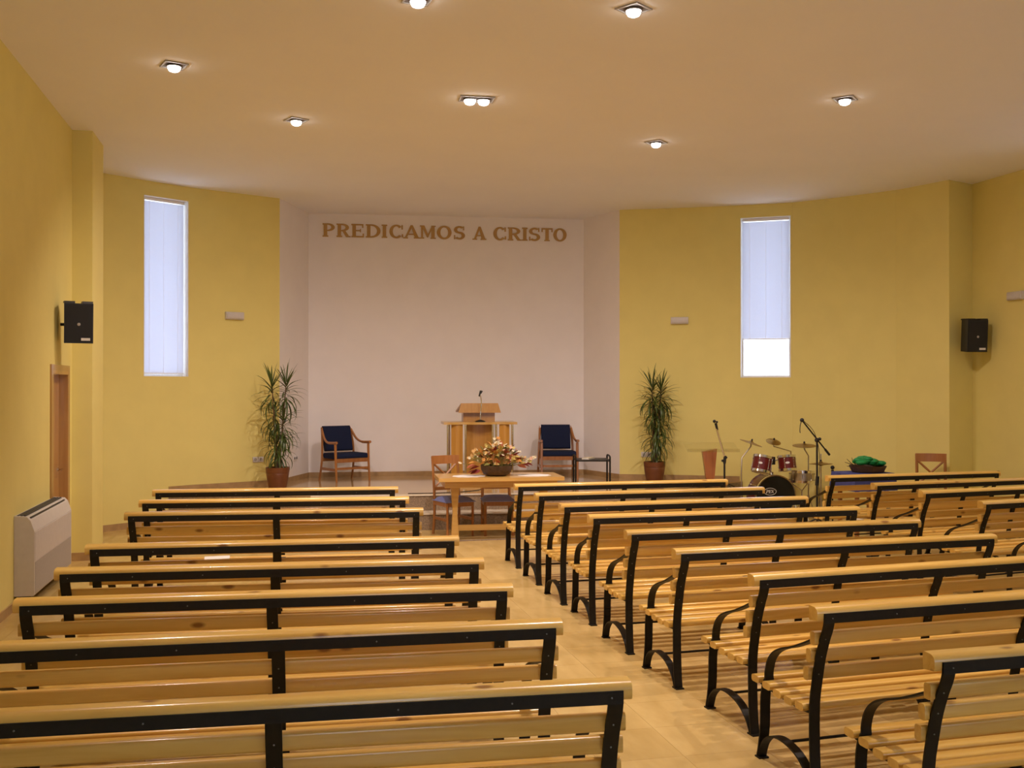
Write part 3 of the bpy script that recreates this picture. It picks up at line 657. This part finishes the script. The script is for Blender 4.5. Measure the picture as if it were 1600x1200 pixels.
# sloping desk top: its front edge is higher and narrower towards the audience
vs = [(-0.315, 0.30, 1.075), (0.315, 0.30, 1.075), (0.275, -0.16, 1.19), (-0.275, -0.16, 1.19)]
vs2 = [(a_, b_, c_+0.025) for a_, b_, c_ in vs]
MB().add(vs + vs2, [(3, 2, 1, 0), (4, 5, 6, 7), (0, 1, 5, 4), (1, 2, 6, 5), (2, 3, 7, 6), (3, 0, 4, 7)]).build('reading_desk', M['oak'], d_)
vs = [(-0.275, -0.165, 1.215), (0.275, -0.165, 1.215), (0.315, -0.19, 1.075), (-0.315, -0.19, 1.075)]
vs2 = [(a_, b_+0.02, c_) for a_, b_, c_ in vs]
MB().add(vs + vs2, [(3, 2, 1, 0), (4, 5, 6, 7), (0, 1, 5, 4), (1, 2, 6, 5), (2, 3, 7, 6), (3, 0, 4, 7)]).build('desk_front', M['oak'], d_)
t = thing('gooseneck_microphone', 'gooseneck microphone on the shelf of the pulpit', 'microphone', (2.925, 14.78, STAGE+0.942), 0)
MB().lathe([(0.075, 0), (0.075, 0.012), (0.03, 0.028), (0.012, 0.034)], 20).build('base', M['blackp'], t, 40)
MB().tube(smooth_path([(0, 0, 0.03), (0.004, 0, 0.15), (0.018, 0.01, 0.26), (0.008, 0.0, 0.36), (-0.012, -0.02, 0.40)], 4), 0.0075, 8).build('gooseneck', M['chrome'], t, 60)
MB().tube([(-0.022, -0.02, 0.375), (-0.005, -0.02, 0.43), (0.004, -0.02, 0.46)], [0.011, 0.014, 0.016], 8).build('microphone_head', M['blackp'], t, 50)
MB().tube([(0.002, -0.03, 0.42), (0.022, -0.02, 0.455)], [0.010, 0.013], 8).build('windscreen', M['blackp'], t, 50)

# ------------------------------------------------------------------ armchairs
def armchair(label, loc, rz):
    t = thing('armchair', label, 'armchair', loc, rz, 'navy armchairs on the stage')
    for s in (-1, 1):
        x = s*0.285
        MB().tube(smooth_path([(x, -0.29, 0), (x, -0.262, 0.30), (x, -0.25, 0.58)], 3), [0.016+0.006*min(1, k/4) for k in range(7)], 6).build('front_leg', M['beech'], t, 40)
        MB().tube(smooth_path([(x, 0.27, 0), (x*0.98, 0.20, 0.30), (x*0.94, 0.21, 0.60), (x*0.86, 0.27, 0.82)], 3), 0.019, 6).build('back_leg', M['beech'], t, 40)
        MB().tube(smooth_path([(x*0.90, 0.245, 0.79), (x*0.97, 0.12, 0.655), (x*1.03, -0.02, 0.600), (x*1.04, -0.20, 0.600), (x*1.02, -0.30, 0.606)], 4), [0.018+0.004*(k > 8) for k in range(17)], 8).build('armrest', M['beech'], t, 60)
        MB().box((x-0.010, -0.26, 0.17), (x+0.010, 0.22, 0.21)).build('side_stretcher', M['beech'], t)
    MB().box((-0.285, -0.262, 0.30), (0.285, -0.240, 0.36)).box((-0.28, 0.185, 0.30), (0.28, 0.205, 0.36)).build('seat_rail', M['beech'], t)
    MB().box((-0.285, -0.264, 0.19), (0.285, -0.244, 0.225)).build('front_stretcher', M['beech'], t)
    MB().extr_x(rrect(-0.275, 0.19, 0.352, 0.435, 0.036, 4), -0.262, 0.262).build('seat_cushion', M['navy'], t, 50)
    b_ = MB().extr_x(rrect(-0.035, 0.035, 0.0, 0.40, 0.028, 4), -0.235, 0.235).build('back_cushion', M['navy'], t, 50)
    b_.location = (0, 0.175, 0.455); b_.rotation_euler = (math.radians(-14), 0, 0)
armchair('navy cushioned wooden armchair left of the pulpit', (1.03, 16.12, STAGE), math.radians(25))
armchair('navy cushioned wooden armchair right of the pulpit', (4.40, 15.86, STAGE), math.radians(-8))

# small black tube table with a book
t = thing('side_table', 'small black tubular metal table on the stage beside the right armchair', 'table', (4.615, 14.72, STAGE), math.radians(-12))
for s in (-1, 1):
    x = s*0.255
    MB().tube(smooth_path([(x, -0.20, 0.0), (x, -0.20, 0.20), (x, -0.20, 0.37), (x, -0.165, 0.425), (x, 0.165, 0.425), (x, 0.20, 0.37), (x, 0.20, 0.2), (x, 0.20, 0.0)], 3), 0.013, 8).build('leg_hoop', M['iron'], t, 50)
for yy in (-0.20, 0.20): MB().tube([(-0.255, yy, 0.36), (0.255, yy, 0.36)], 0.010, 8).build('cross_bar', M['iron'], t, 50)
MB().box((-0.25, -0.195, 0.371), (0.25, 0.195, 0.379)).build('shelf_plate', M['blackp'], t)
t = thing('book', 'cream booklet lying on the small black table', 'book', (4.56, 14.70, STAGE+0.3795), math.radians(-35))
MB().box((-0.055, -0.15, 0.0), (0.055, 0.15, 0.003)).box((-0.055, -0.15, 0.017), (0.055, 0.15, 0.020)).box((-0.055, -0.15, 0.003), (-0.051, 0.15, 0.017)).build('cover', M['cream'], t)
MB().box((-0.051, -0.146, 0.003), (0.051, 0.146, 0.017)).build('pages', M['paper'], t)

# ------------------------------------------------------------------ plants
def leaf_mesh(L_, wd, droop, lift):
    n = 7; vs = []; fs = []; x = z = 0.0; ang = lift
    for i in range(n+1):
        f_ = i/n; ww = wd*(0.55+0.45*math.sin(min(1, f_*1.9)*PI/2))*(1-f_**3.2)+0.0006
        vs += [(x, -ww, z), (x, 0, z-ww*0.35), (x, ww, z)]
        x += math.cos(ang)*L_/n; z += math.sin(ang)*L_/n; ang -= droop/n*(0.5+f_)
    for i in range(n):
        for k in range(2): fs.append((i*3+k, i*3+k+1, (i+1)*3+k+1, (i+1)*3+k))
    return MB().add(vs, fs).mesh('leaf', M['leaf'], 60)
LEAFS = [leaf_mesh(0.36, 0.014, 0.35, 0.0), leaf_mesh(0.40, 0.015, 1.3, 0.0), leaf_mesh(0.42, 0.015, 2.3, 0.0), leaf_mesh(0.34, 0.014, 0.9, 0.0)]
def plant(label, loc, crowns, seed, sc):
    rnd = random.Random(seed)
    t = thing('potted_dracaena', label, 'potted plant', loc, 0, 'tall potted dracaenas')
    MB().lathe([(0.115, 0.0), (0.125, 0.01), (0.152, 0.16), (0.160, 0.225), (0.158, 0.23), (0.163, 0.235), (0.168, 0.31), (0.160, 0.312), (0.150, 0.30), (0.148, 0.27), (0.0, 0.268)], 32).build('pot', M['terracotta'], t, 30)
    MB().lathe([(0.147, 0.262), (0.145, 0.277), (0.05, 0.282), (0.0, 0.284)], 24).build('soil', M['soil'], t, 60)
    for (bx, by, tx, ty, tz, n, up) in crowns:
        MB().tube(smooth_path([(bx, by, 0.26), (bx*0.6+tx*0.4, by*0.6+ty*0.4, 0.26+(tz-0.26)*0.5), (tx, ty, tz)], 4), [0.012-0.004*k/8 for k in range(9)], 7).build('stem', M['stem'], t, 60)
        for k in range(n):
            f_ = k/n; az = k*2.399+rnd.uniform(-.3, .3)
            if up: el = math.radians(82-118*f_**0.85+rnd.uniform(-8, 8)); v = LEAFS[0] if f_ < 0.25 else LEAFS[3] if f_ < .45 else LEAFS[1] if f_ < 0.7 else LEAFS[2]
            else: el = math.radians(50-105*f_+rnd.uniform(-10, 10)); v = LEAFS[1] if f_ < 0.4 else LEAFS[2]
            o = link('leaf', v, t); o.location = (tx+0.012*math.cos(az), ty+0.012*math.sin(az), tz+0.02-0.30*f_)
            o.rotation_euler = (rnd.uniform(-.2, .2), -el, az); s_ = sc*rnd.uniform(0.72, 1.06); o.scale = (s_, s_, s_)
plant('tall dracaena in a brown pot left of the white wall', (0.02, 15.0, STAGE),
      [(-0.02, 0.0, -0.08, 0.0, 1.50, 46, True), (0.03, 0.01, 0.12, 0.02, 1.52, 46, True), (0.0, 0.04, -0.04, 0.04, 1.14, 44, False), (0.02, -0.03, 0.08, -0.03, 0.98, 46, False), (0.0, 0.0, -0.04, -0.03, 0.74, 34, False), (0.01, 0.02, 0.05, 0.02, 0.66, 26, False)], 3, 0.92)
plant('tall dracaena in a brown pot right of the white wall', (5.655, 14.82, STAGE),
      [(-0.02, 0.0, -0.04, 0.0, 1.48, 46, True), (0.03, 0.01, 0.12, 0.02, 1.44, 52, True), (0.0, 0.04, 0.02, 0.04, 1.24, 52, False), (0.02, -0.03, 0.07, -0.03, 1.05, 56, False), (0.0, 0.0, 0.03, -0.03, 0.82, 44, False), (0.01, 0.02, 0.05, 0.02, 0.66, 34, False)], 5, 0.92)

# ------------------------------------------------------------------ flower arrangement
t = thing('flower_arrangement', 'autumn-coloured flower arrangement in a dark wicker bowl on the table', 'flowers', (2.70, 12.60, 0.7935), 0)
MB().lathe([(0.12, 0.0), (0.165, 0.02), (0.195, 0.08), (0.20, 0.13), (0.19, 0.13), (0.18, 0.09), (0.0, 0.085)], 28).build('bowl', M['wicker'], t, 40)
def petal_mesh(np_, r_, cup, m):
    mb = MB()
    for k in range(np_):
        a_ = 2*PI*k/np_; da = PI/np_*0.95
        p = [(0, 0, 0), (r_*0.55*math.cos(a_-da), r_*0.55*math.sin(a_-da), cup*0.4), (r_*math.cos(a_-da*.4), r_*math.sin(a_-da*.4), cup), (r_*math.cos(a_+da*.4), r_*math.sin(a_+da*.4), cup), (r_*0.55*math.cos(a_+da), r_*0.55*math.sin(a_+da), cup*0.4)]
        mb.add(p, [(0, 1, 2, 3, 4)])
    mb.ball((0, 0, cup*0.25), r_*0.24, 6, 4); return mb.mesh('flower', m, 50)
FM = [petal_mesh(6, 0.034, 0.012, M['fl%d' % (i % 7)]) for i in range(7)] + [petal_mesh(8, 0.026, 0.016, M['fl0'])]
def fleaf(m, L_, wd):
    return MB().add([(0, 0, 0), (L_*.35, wd, .01), (L_*.7, wd*.75, .004), (L_, 0, -.012), (L_*.7, -wd*.75, .004), (L_*.35, -wd, .01), (L_*.35, 0, -.006), (L_*.7, 0, -.008)], [(0, 1, 6), (1, 2, 7, 6), (2, 3, 7), (3, 4, 7), (4, 5, 6, 7), (5, 0, 6)]).mesh('petal_leaf', m, 60)
LM = [fleaf(M['olive'], 0.12, 0.022), fleaf(M['fl2'], 0.13, 0.03), fleaf(M['fl3'], 0.12, 0.026), fleaf(M['fl5'], 0.14, 0.036), fleaf(M['fl4'], 0.12, 0.026)]
rnd = random.Random(11)
st_ = MB()
for k in range(84):
    az = rnd.uniform(0, 2*PI); rr = rnd.uniform(0.02, 1.0); x = 0.48*rr*math.cos(az); yy = 0.18*rr*math.sin(az); z = 0.15+0.31*(1-rr**1.5)*rnd.uniform(0.5, 1.05)
    st_.tube([(x*0.25, yy*0.4, 0.09), (x*0.7, yy*0.75, 0.09+(z-0.09)*0.7), (x, yy, z)], 0.0025, 4)
    o = link('flower', FM[rnd.choice([0, 0, 1, 3, 4, 4, 6, 6, 7, 7, 7])], t); o.location = (x, yy, z); s_ = rnd.uniform(0.5, 0.95); o.scale = (s_, s_, s_)
    o.rotation_euler = (rnd.uniform(0.3, 1.5), 0, rnd.uniform(-1.2, 1.2))
for k in range(90):
    az = rnd.uniform(0, 2*PI); rr = rnd.uniform(0.1, 0.85); x = 0.42*rr*math.cos(az); yy = 0.17*rr*math.sin(az); z = 0.12+0.26*(1-rr)*rnd.uniform(0.4, 1.1)
    o = link('leaf', LM[rnd.choice([0, 0, 1, 2, 2, 3, 4, 4, 4])], t); o.location = (x, yy, z); o.rotation_euler = (rnd.uniform(-.8, .8), rnd.uniform(-1.1, 0.25), az+rnd.uniform(-.6, .6))
for k, (x, z, m_) in enumerate([(-0.34, 0.06, 3), (-0.30, 0.10, 3), (-0.36, 0.12, 1), (-0.28, 0.05, 3), (0.38, 0.13, 3), (0.34, 0.11, 1), (0.44, 0.14, 3)]):
    o = link('leaf', LM[m_], t); o.location = (x*0.75, -0.05, z+0.02); o.rotation_euler = (rnd.uniform(-1, 1), 0.25, PI if x < 0 else 0)
for k in range(9):
    x = 0.28+0.028*k; o = link('flower', FM[[1, 0, 7][k % 3]], t); o.location = (x, -0.02+0.02*(k % 2), 0.165+0.007*k); o.rotation_euler = (1.2, 0, rnd.uniform(-1, 1)); o.scale = (0.8, 0.8, 0.8)
    if k: st_.tube([(x-0.028, -0.01, 0.158+0.007*k), (x, -0.01, 0.165+0.007*k)], 0.003, 4)
st_.tube([(0.05, 0, 0.09), (0.18, -0.01, 0.15), (0.29, -0.01, 0.16)], 0.003, 4)
st_.build('stems', M['olive'], t, 60)

# ------------------------------------------------------------------ clear lectern on the stage
t = thing('music_lectern', 'cherry wood pedestal with a clear acrylic top near the right end of the stage', 'lectern', (6.26, 14.10, STAGE), math.radians(-14))
vs = [(-0.062, -0.05, 0.03), (0.042, -0.05, 0.03), (0.042, 0.05, 0.03), (-0.062, 0.05, 0.03), (-0.125, -0.06, 0.50), (0.085, -0.06, 0.545), (0.085, 0.06, 0.545), (-0.125, 0.06, 0.50)]
MB().add(vs, [(3, 2, 1, 0), (4, 5, 6, 7), (0, 1, 5, 4), (1, 2, 6, 5), (2, 3, 7, 6), (3, 0, 4, 7)]).build('pedestal', M['cherry'], t)
MB().box((-0.20, -0.18, 0.0), (0.20, 0.18, 0.03)).build('base', M['cherry'], t)
vs = [(-0.38, -0.24, 0.515), (0.38, -0.24, 0.515), (0.38, 0.20, 0.615), (-0.38, 0.20, 0.615)]
MB().add(vs + [(a_, b_-0.002, c_+0.012) for a_, b_, c_ in vs], [(3, 2, 1, 0), (4, 5, 6, 7), (0, 1, 5, 4), (1, 2, 6, 5), (2, 3, 7, 6), (3, 0, 4, 7)]).build('acrylic_top', M['acrylic'], t)
MB().box((-0.38, -0.256, 0.505), (0.38, -0.244, 0.555)).build('book_stop', M['acrylic'], t)

# ------------------------------------------------------------------ microphone stands
t = thing('microphone_stand', 'microphone stand with a steep chrome boom beside the clear lectern', 'microphone stand', (6.26, 13.62, STAGE), 0)
for k in range(3):
    a_ = 0.6+k*2*PI/3; MB().tube([(0, 0, 0.09), (0.27*math.cos(a_), 0.27*math.sin(a_), 0.012)], 0.009, 7).build('leg', M['blackp'], t, 50)
MB().tube([(0, 0, 0.05), (0, 0, 0.38)], 0.014, 10).build('pole', M['blackp'], t, 50)
MB().tube([(0.0, 0, 0.36), (0.01, 0, 0.47)], 0.021, 10).ball((-0.035, -0.01, 0.40), 0.018).ball((0.025, -0.01, 0.445), 0.016).build('clutch', M['blackp'], t, 50)
MB().tube([(0.008, 0, 0.44), (-0.12, 0.0, 0.86)], 0.015, 10).build('boom', M['chrome'], t, 50)
MB().tube([(-0.11, 0, 0.84), (-0.135, 0, 0.94)], [0.016, 0.020], 10).ball((-0.155, 0, 0.965), 0.024).ball((-0.115, 0, 0.955), 0.016).build('microphone', M['blackp'], t, 50)
t = thing('microphone_stand', 'tall black boom microphone stand in front of the drum kit', 'microphone stand', (6.99, 12.33, 0), 0)
for k in range(3):
    a_ = 0.3+k*2*PI/3; MB().tube([(0, 0, 0.16), (0.30*math.cos(a_), 0.30*math.sin(a_), 0.012)], 0.010, 7).build('leg', M['blackp'], t, 50)
MB().tube([(0, 0, 0.10), (0, 0, 1.19)], 0.013, 10).build('pole', M['blackp'], t, 50)
MB().tube([(-0.005, 0, 0.60), (0.005, 0, 0.72)], 0.022, 10).build('clutch', M['blackp'], t, 50)
MB().ball((0, 0, 1.20), 0.032).ball((0.04, 0, 1.215), 0.022).build('boom_joint', M['blackp'], t, 50)
MB().tube([(0.20, 0.03, 1.00), (-0.22, -0.03, 1.45)], 0.010, 10).build('boom', M['blackp'], t, 50)
MB().tube([(0.20, 0.03, 1.00), (0.13, 0.02, 1.075)], 0.016, 10).build('counterweight', M['blackp'], t, 50)
MB().ball((-0.235, -0.03, 1.468), 0.028).build('microphone', M['blackp'], t, 50)
MB().tube(smooth_path([(-0.245, -0.03, 1.45), (-0.26, -0.03, 1.40), (-0.265, -0.03, 1.33), (-0.26, -0.03, 1.30)], 3), 0.006, 6).tube(smooth_path([(-0.21, -0.035, 1.455), (-0.05, -0.02, 1.30), (0.02, -0.03, 1.0), (0.01, -0.03, 0.6), (0.03, -0.03, 0.2)], 5), 0.004, 6).build('cable', M['blackp'], t, 50)
t = thing('handheld_microphone', 'black handheld microphone upright on a short stand left of the far right benches', 'microphone', (7.375, 12.60, 0), 0)
MB().lathe([(0.11, 0), (0.11, 0.012), (0.02, 0.02)], 20).build('base', M['blackp'], t, 40)
MB().tube([(0, 0, 0.015), (0, 0, 0.62)], 0.010, 10).build('pole', M['iron'], t, 50)
MB().tube([(0, 0, 0.62), (0, 0, 0.78)], [0.013, 0.019], 10).build('body', M['blackp'], t, 50)
MB().ball((0, 0, 0.81), 0.028).build('grille_ball', M['grille'], t, 60)

# ------------------------------------------------------------------ drum kit
def frame(axis):
    z = Vector(axis).normalized(); x = z.cross(Vector((0, 0, 1)) if abs(z.z) < .95 else Vector((1, 0, 0))).normalized(); y_ = z.cross(x)
    return Matrix((x, y_, z)).transposed()
def drum(name, label, c, axis, r_, h_, shell_m, skin_m, badge=True, lugs=6):
    t = thing(name, label, 'drum', c); R = frame(axis)
    MB().lathe([(r_, -h_/2), (r_, h_/2)], 32, (0, 0, 0), R).build('shell', shell_m, t, 40)
    for s in (-1, 1):
        MB().lathe([(r_+0.002, s*(h_/2-0.022)), (r_+0.012, s*(h_/2-0.022)), (r_+0.012, s*(h_/2+0.012)), (r_-0.004, s*(h_/2+0.012)), (r_-0.006, s*(h_/2+0.004))][::s], 32, (0, 0, 0), R).build('hoop', M['chrome'], t, 40)
        MB().lathe([(r_-0.003, s*(h_/2+0.001)), (r_-0.003, s*(h_/2+0.0045))][::s], 32, (0, 0, 0), R).build('drum_head', skin_m, t, 40)
    for k in range(lugs):
        a_ = 2*PI*k/lugs+0.3; p = R @ Vector((math.cos(a_)*(r_+0.008), math.sin(a_)*(r_+0.008), 0)); ax = R @ Vector((0, 0, 1))
        mb = MB().tube([p+ax*(-h_/2), p+ax*(h_/2)], 0.0035, 5)
        for s in (-1, 1): mb.ball(tuple(p+ax*s*h_*0.28), 0.011, 7, 5)
        mb.build('lug', M['chrome'], t, 60)
    return t, R
# bass drum, front head turned towards the aisle
def kit(x, y, z, k=1.036): return (x*k, y*k, 1.9-(1.9-z)*k)
bax = Vector((-0.12, -0.993, 0.0)).normalized()
bc = Vector((6.893, 13.30, 0.365)) - bax*0.19
t, R = drum('bass_drum', 'maroon bass drum with black front head and oval emblem', tuple(bc), tuple(bax), 0.285, 0.38, M['maroon'], M['drumskin'], lugs=8)
em = link('emblem', None, t); em.location = bax*0.199 + Vector((-0.088, 0, 0.062)); em.rotation_euler = (0, 0, math.atan2(bax.x, -bax.y))
mb = MB()
for q in band(0, 0, (0.092, 0.052), (0.085, 0.046), 0, 360, 32): mb.add([(x, 0, z) for x, z in q] + [(x, -0.003, z) for x, z in q], [(0, 1, 2, 3), (7, 6, 5, 4), (0, 4, 5, 1), (1, 5, 6, 2), (2, 6, 7, 3), (3, 7, 4, 0)])
mb.build('emblem_ring', M['badge'], em)
for ch, x0 in (('P', -0.062), ('E', -0.024), ('X', 0.012)):
    o = letter_mesh(ch, 0.85, 0.046, 0.002, 0.22).build('emblem_letter', M['badge'], em); o.location = (x0, 0, -0.023)
for s in (-1, 1):
    px = R @ Vector((s*0.20, 0, 0)); MB().tube([tuple(px*1.45 + Vector((0, 0, -0.05)) + bax*0.1), tuple(Vector((px.x*1.75, px.y*1.75, -0.362)) + bax*0.20)], 0.007, 6).build('spur', M['chrome'], t, 50)
MB().box((-0.05, -0.06, -0.365), (0.05, 0.06, -0.285)).build('front_rest', M['blackp'], t)
mb = MB().tube([(0.0, 0, 0.27), (0.0, 0, 0.50)], 0.015, 10).lathe([(0.055, 0.275), (0.05, 0.31), (0.02, 0.34)], 16, (0.0, 0, 0)); mb.tube([(0.0, 0, 0.46), (-0.10, -0.02, 0.50)], 0.010, 8).tube([(0.0, 0, 0.46), (0.10, -0.02, 0.50)], 0.010, 8)
mb.build('tom_mount', M['chrome'], t, 50)
MB().box((-0.045, -0.05, 0.43), (0.045, 0.03, 0.54)).build('mount_block', M['blackp'], t)
def badge_on(t, R, r_, sx):
    d = Vector((sx, -1, 0.0)); z = R @ Vector((0, 0, 1)); d = (d - z*d.dot(z)).normalized(); x = z.cross(d)
    mb = MB(); n = 16; vs = []
    for e in (0.0, 0.003):
        for k in range(n): vs.append(d*(r_+0.001+e) + x*0.030*math.cos(2*PI*k/n) + z*0.015*math.sin(2*PI*k/n))
    mb.add(vs, [tuple(range(n))[::-1], tuple(range(n, 2*n))] + [(i, (i+1) % n, n+(i+1) % n, n+i) for i in range(n)]); mb.build('badge', M['badge'], t)
t, R = drum('tom_drum', 'left maroon tom drum tilted above the bass drum', kit(6.43, 12.80, 0.855), (0.24, 0.12, 0.95), 0.128, 0.215, M['maroon'], M['skin_clear']); badge_on(t, R, 0.128, -0.75)
t, R = drum('tom_drum', 'right maroon tom drum with an upright oval badge', kit(6.80, 12.79, 0.865), (-0.02, 0.16, 0.97), 0.118, 0.20, M['maroon'], M['skin_clear']); badge_on(t, R, 0.118, -0.45)
t, R = drum('snare_drum', 'chrome snare drum on a tripod stand right of the bass drum', kit(7.085, 12.90, 0.665), (0.03, 0.05, 1), 0.165, 0.15, M['steel'], M['skin_clear'], lugs=8)
z0 = t.location.z
mb = MB().tube([(0, 0, -0.20), (0, 0, -z0+0.12)], 0.011, 8)
for k in range(3):
    a_ = 0.5+k*2*PI/3; mb.tube([(0, 0, -0.20), (0.17*math.cos(a_), 0.17*math.sin(a_), -0.08)], 0.007, 6); mb.tube([(0, 0, -z0+0.24), (0.20*math.cos(a_), 0.20*math.sin(a_), -z0+0.01)], 0.007, 6)
mb.build('snare_stand', M['chrome'], t, 50)
def cymbal(label, c, axis, r_, base, path, hat=False):
    c = kit(*c); b0 = kit(*base); base = (b0[0], b0[1], 0.0); path = [kit(*p) for p in path[:-1]] + [(base[0], base[1], 0.03)]
    t = thing('cymbal_stand', label, 'cymbal', base); R = frame(axis); cc = Vector(c)-Vector(base)
    MB().lathe([(0.0, 0.030), (r_*0.10, 0.028), (r_*0.20, 0.012), (r_*0.25, 0.010), (r_, -0.008), (r_, -0.0105), (r_*0.25, 0.007), (0.0, 0.026)], 36, tuple(cc), R).build('cymbal', M['bronze'], t, 50)
    if hat: MB().lathe([(0.0, -0.042), (r_*0.20, -0.028), (r_*0.25, -0.025), (r_, -0.011), (r_, -0.0125), (r_*0.25, -0.028), (0.0, -0.045)], 36, tuple(cc), R).build('lower_cymbal', M['bronze'], t, 50)
    MB().lathe([(0.012, 0.026), (0.014, 0.045), (0.006, 0.055)], 10, tuple(cc), R).build('wing_nut', M['blackp'], t, 50)
    pp = [Vector(p)-Vector(base) for p in path]
    MB().tube(pp, 0.0095, 8).build('stand_tube', M['steel'], t, 50)
    q = pp[-1]
    for k in range(3):
        a_ = 0.2+k*2*PI/3; MB().tube([(q.x, q.y, q.z+0.30), (q.x+0.13*math.cos(a_), q.y+0.13*math.sin(a_), 0.010)], 0.007, 6).build('leg', M['steel'], t, 50)
    return t
cymbal('tilted crash cymbal on a boom stand left of the drum kit', (6.42, 13.10, 1.135), (0.28, -0.16, 0.95), 0.165, (6.235, 13.02, 0), [(6.42, 13.10, 1.13), (6.415, 13.10, 1.08), (6.24, 13.02, 0.93), (6.235, 13.02, 0.70), (6.235, 13.02, 0.03)])
cymbal('small splash cymbal on a long arm above the toms', (6.82, 13.22, 1.14), (0.02, -0.42, 0.90), 0.108, (7.22, 13.47, 0), [(6.82, 13.22, 1.135), (6.83, 13.23, 1.07), (7.22, 13.47, 0.98), (7.22, 13.47, 0.6), (7.22, 13.47, 0.03)])
cymbal('flat ride cymbal behind the boom microphone stand', (7.13, 12.92, 1.10), (-0.06, -0.12, 0.99), 0.165, (7.36, 13.22, 0), [(7.13, 12.92, 1.10), (7.14, 12.93, 1.04), (7.36, 13.22, 0.93), (7.36, 13.22, 0.03)])
cymbal('pair of hi-hat cymbals low at the right of the drum kit', (7.35, 12.86, 0.85), (0.0, 0.04, 1), 0.16, (7.35, 12.86, 0), [(7.35, 12.86, 0.98), (7.35, 12.86, 0.5), (7.35, 12.86, 0.03)], True)

# ------------------------------------------------------------------ blue-covered stand with basket of netting
t = thing('covered_stand', 'low stand draped in blue cloth behind the far right benches', 'stand', (7.42, 11.93, 0), math.radians(4))
n = 48; vs = []; fs = []
for j, (z, k) in enumerate(((0.80, 1.0), (0.795, 1.02), (0.70, 1.03), (0.58, 1.06))):
    for i in range(n):
        a_ = 2*PI*i/n; c_, s_ = math.cos(a_), math.sin(a_); q = 1/max(abs(c_), abs(s_)); w_ = 1+(0.03*math.sin(i*PI*6/ n*2) if j > 1 else 0)
        vs.append((0.31*c_*min(q, 1.35)*k*w_, 0.26*s_*min(q, 1.35)*k*w_, z))
for j in range(3):
    for i in range(n): fs.append((j*n+i, j*n+(i+1) % n, (j+1)*n+(i+1) % n, (j+1)*n+i))
fs.append(tuple(range(n)))
MB().add(vs, fs).build('cloth', M['bluecloth'], t, 50)
for sx in (-1, 1):
    for sy in (-1, 1): MB().box((sx*0.22-0.02, sy*0.18-0.02, 0), (sx*0.22+0.02, sy*0.18+0.02, 0.79)).build('leg', M['beech'], t)
t = thing('basket', 'dark wicker basket of green netting and twigs on the blue-covered stand', 'basket', (7.47, 11.90, 0.802), 0)
MB().lathe([(0.17, 0.0), (0.20, 0.01), (0.235, 0.085), (0.225, 0.085), (0.19, 0.02), (0.0, 0.018)], 28).build('bowl', M['wicker'], t, 40)
mb = MB(); rnd = random.Random(4)
for k in range(26):
    x = rnd.uniform(-0.16, 0.24); mb.ball((x, rnd.uniform(-0.10, 0.10), 0.085+0.045*(1-abs(x-0.0)/0.3)+rnd.uniform(-.015, .02)+(0.035 if x < 0.0 else 0)), (rnd.uniform(0.05, 0.085), 0.06, rnd.uniform(0.028, 0.045)), 8, 5)
mb.build('green_netting', M['tinsel'], t, 60)
for p_ in ([(-0.12, 0, 0.05), (-0.25, 0, 0.11), (-0.33, 0.0, 0.135)], [(-0.12, 0, 0.04), (-0.24, 0, 0.07), (-0.30, 0, 0.085)], [(-0.14, 0, 0.05), (-0.24, 0.02, 0.13), (-0.30, 0, 0.175)], [(-0.14, 0, 0.06), (-0.20, 0.02, 0.14), (-0.23, 0, 0.19)]):
    MB().tube(p_, [0.006, 0.005, 0.003], 6).build('twig', M['twig'], t, 50)

# ------------------------------------------------------------------ papers on seats, cable
def on_bench(i, lx, ly, z=0.0):
    o = BENCH[i]; a_ = o.rotation_euler.z; return (o.location.x+lx*math.cos(a_)-ly*math.sin(a_), o.location.y+lx*math.sin(a_)+ly*math.cos(a_), z)
def paper(bi, lx, ly, rz, w_, h_, th, z, m_, name, label, cat):
    o = tag(MB().box((-w_/2, -h_/2, 0), (w_/2, h_/2, th)).build(name, m_), label, cat); o.location = on_bench(bi, lx, ly, z); o.rotation_euler = (0, 0, BENCH[bi].rotation_euler.z+rz)
paper(2, -0.55, 0.44, 0.15, 0.21, 0.15, 0.004, 0.4325, M['paper'], 'paper_sheet', 'white paper sheet lying on the left block third bench seat', 'paper')
paper(8, -0.70, 0.46, -0.1, 0.15, 0.10, 0.012, 0.4325, M['paper'], 'leaflet', 'white leaflet on the seat of the front middle bench', 'paper')
paper(18, -1.02, 0.46, 0.1, 0.12, 0.09, 0.012, 0.4325, M['cream'], 'hymn_booklet', 'cream booklet on the left end of the second far right bench', 'book')
cb = MB().tube(smooth_path([(1.75, 13.92, STAGE+0.005), (2.1, 13.90, STAGE+0.005), (2.5, 13.98, STAGE+0.005), (2.8, 14.2, STAGE+0.005), (2.9, 14.6, STAGE+0.005)], 6), 0.005, 6)
tag(cb.build('cable', M['blackp'], None, 60), 'black cable lying along the front edge of the stage', 'cable')
SC.cycles.max_bounces = 8; SC.cycles.diffuse_bounces = 5; SC.cycles.glossy_bounces = 3
